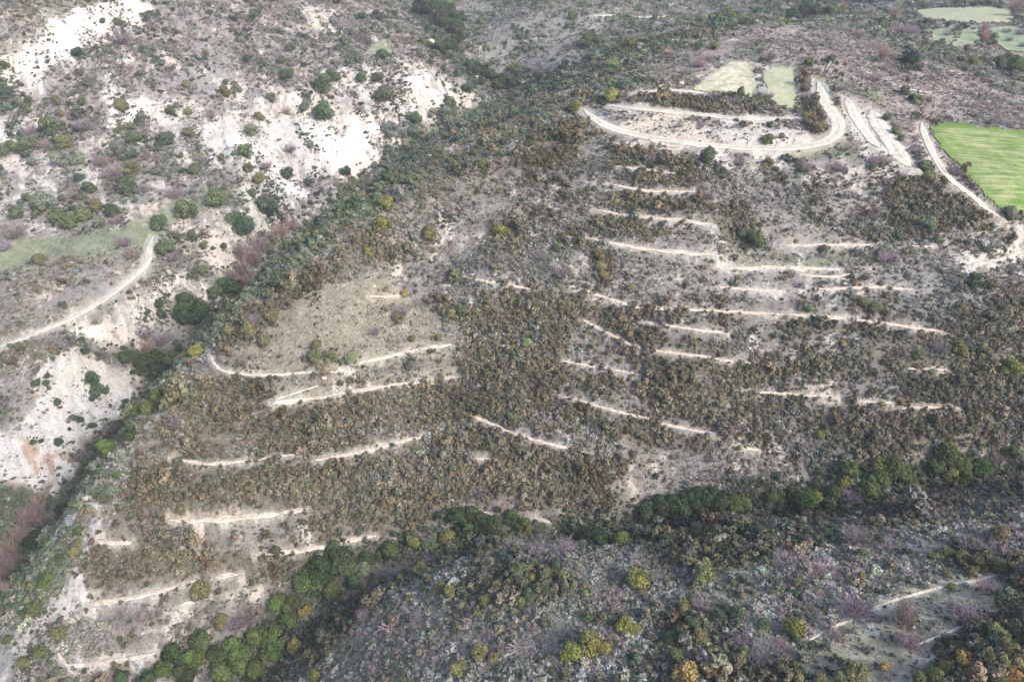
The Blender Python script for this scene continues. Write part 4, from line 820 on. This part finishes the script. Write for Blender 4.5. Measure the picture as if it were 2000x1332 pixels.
NM = {'W': 'dry_tufts', 'O': 'oak_scrub', 'G': 'grey_scrub', 'D': 'green_scrub', 'P': 'twiggy_scrub'}
for k, kd in enumerate('OGDPW'):
    m = ks == k; X, Yy = px_[m], py_[m]; T = TINT[kd]; T = T if kd in 'OD' else T.mean(0) + (T - T.mean(0)) * .6
    sel = (fbm(X, Yy, 5, 2, 700 + k) * 1.6 + rng.uniform(-.55, .55, len(X))); ti = np.clip((sel * len(T) * .62).astype(int), 0, len(T) - 1); ti = np.where(rng.uniform(size=len(X)) < .35, rng.integers(0, len(T), len(X)), ti)
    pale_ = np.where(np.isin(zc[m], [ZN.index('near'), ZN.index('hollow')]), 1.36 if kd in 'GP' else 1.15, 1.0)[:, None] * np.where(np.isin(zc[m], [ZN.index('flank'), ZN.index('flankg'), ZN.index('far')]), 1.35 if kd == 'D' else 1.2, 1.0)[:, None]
    tint = pale_ * T[ti] * (1 + (rng.uniform(.72, 1.3, len(X)) - 1) * np.where(np.isin(zc[m], [ZN.index('near'), ZN.index('flank'), ZN.index('flankg'), ZN.index('grey')]), .5, 1.0))[:, None] * (1 + rng.normal(size=(len(X), 3)) * .03)
    tint = tint * (1 + 1.0 * (fbm(X, Yy, 13, 3, 740 + k) - .5))[:, None]
    sc = (1 + 1.1 * (fbm(X, Yy, 10, 3, 760 + k) - .5)) * SIZE[kd] * zs[m] * grow[m] * np.exp(rng.normal(size=len(X)) * .42)
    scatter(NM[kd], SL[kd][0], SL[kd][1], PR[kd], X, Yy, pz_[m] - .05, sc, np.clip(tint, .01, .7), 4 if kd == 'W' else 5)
    print(NM[kd], len(X))

# ------------------------------------------------------------------ thin winter haze over the valleys
V8 = [(x, y, z) for z in (float(G.min()) - 1, 170.0) for x, y in ((-1150, -40), (1150, -40), (1150, 1240), (-1150, 1240))]
me = mesh_np('air', V8, [(0, 3, 2, 1), (4, 5, 6, 7), (0, 1, 5, 4), (1, 2, 6, 5), (2, 3, 7, 6), (3, 0, 4, 7)])
hm = bpy.data.materials.new('haze_air'); hm.use_nodes = True; nt = hm.node_tree; nt.nodes.clear(); out = nt.nodes.new('ShaderNodeOutputMaterial'); pv = nt.nodes.new('ShaderNodeVolumePrincipled')
pv.inputs['Color'].default_value = (.80, .88, 1, 1); pv.inputs['Density'].default_value = .00017; nt.links.new(pv.outputs[0], out.inputs['Volume']); me.materials.append(hm)
link(bpy.data.objects.new('haze', me), 'thin pale winter haze filling the valleys', 'haze', kind='stuff')

# ------------------------------------------------------------------ a few single things
def rock_mesh(name, n_=16):
    V = []; F_ = []
    for i in range(n_):
        for j in range(n_ * 2):
            th = math.pi * i / (n_ - 1); ph = math.pi * j / n_; d = np.array([math.sin(th) * math.cos(ph), math.sin(th) * math.sin(ph), math.cos(th)])
            k = .8 + .5 * float(vnoise(np.array(d[0] * 1.7 + 5 + d[2]), np.array(d[1] * 1.7 + 9 - d[2]), 900)) + .15 * float(vnoise(np.array(d[0] * 5 + 5), np.array(d[1] * 5 + d[2] * 4), 901)); V.append(np.sign(d) * np.abs(d) ** .75 * k)
    for i in range(n_ - 1):
        for j in range(n_ * 2): a = i * n_ * 2; b = (j + 1) % (n_ * 2); F_.append((a + j, a + n_ * 2 + j, a + n_ * 2 + b, a + b))
    return mesh_np(name, V, F_, [surf_mat('pale_rock', (.62, .54, .46), (.42, .36, .31), 1.3)], False)
RK = rock_mesh('rock')
for px, py, r_, lb in ((841, 82, 7, 'pinkish pale boulder standing by the dark upper ravine trees'), (633, 736, 5, 'small white rock pile beside the terrace path under the knoll'),
                       (1330, 163, 5, 'whitish rock heap at the left rim of the half round field'), (930, 151, 4, 'small white rock in the upper ravine scrub'), (1290, 170, 4, 'small pale rock by the track to the half round field')):
    qq, tt = hit([px], [py + r_ * .5], G); o = bpy.data.objects.new('boulder', RK); s_ = r_ * tt[0] / FPX; o.scale = (s_, s_ * .9, s_ * .8); o.rotation_euler = (0, 0, px); o.location = (qq[0, 0], qq[0, 1], float(ground(*qq[0])) + s_ * .35); link(o, lb, 'rock', 'pale boulders')
qq, tt = hit([1612], [137], G); a_ = np.array([qq[0, 0], qq[0, 1], float(ground(*qq[0]))])
o = bpy.data.objects.new('pole', tubes([((0, 0, -.3), (.9, .2, 1.5), .16, .15), ((.9, .2, 1.5), (1.6, .35, 2.9), .15, .12), ((1.6, .35, 2.9), (1.62, .35, 2.94), .12, .02)], surf_mat('white_paint', (.8, .8, .78), (.7, .7, .68), 2), 'pole')); o.location = a_; link(o, 'short white pole leaning beside a dark bush behind the hilltop', 'pole')
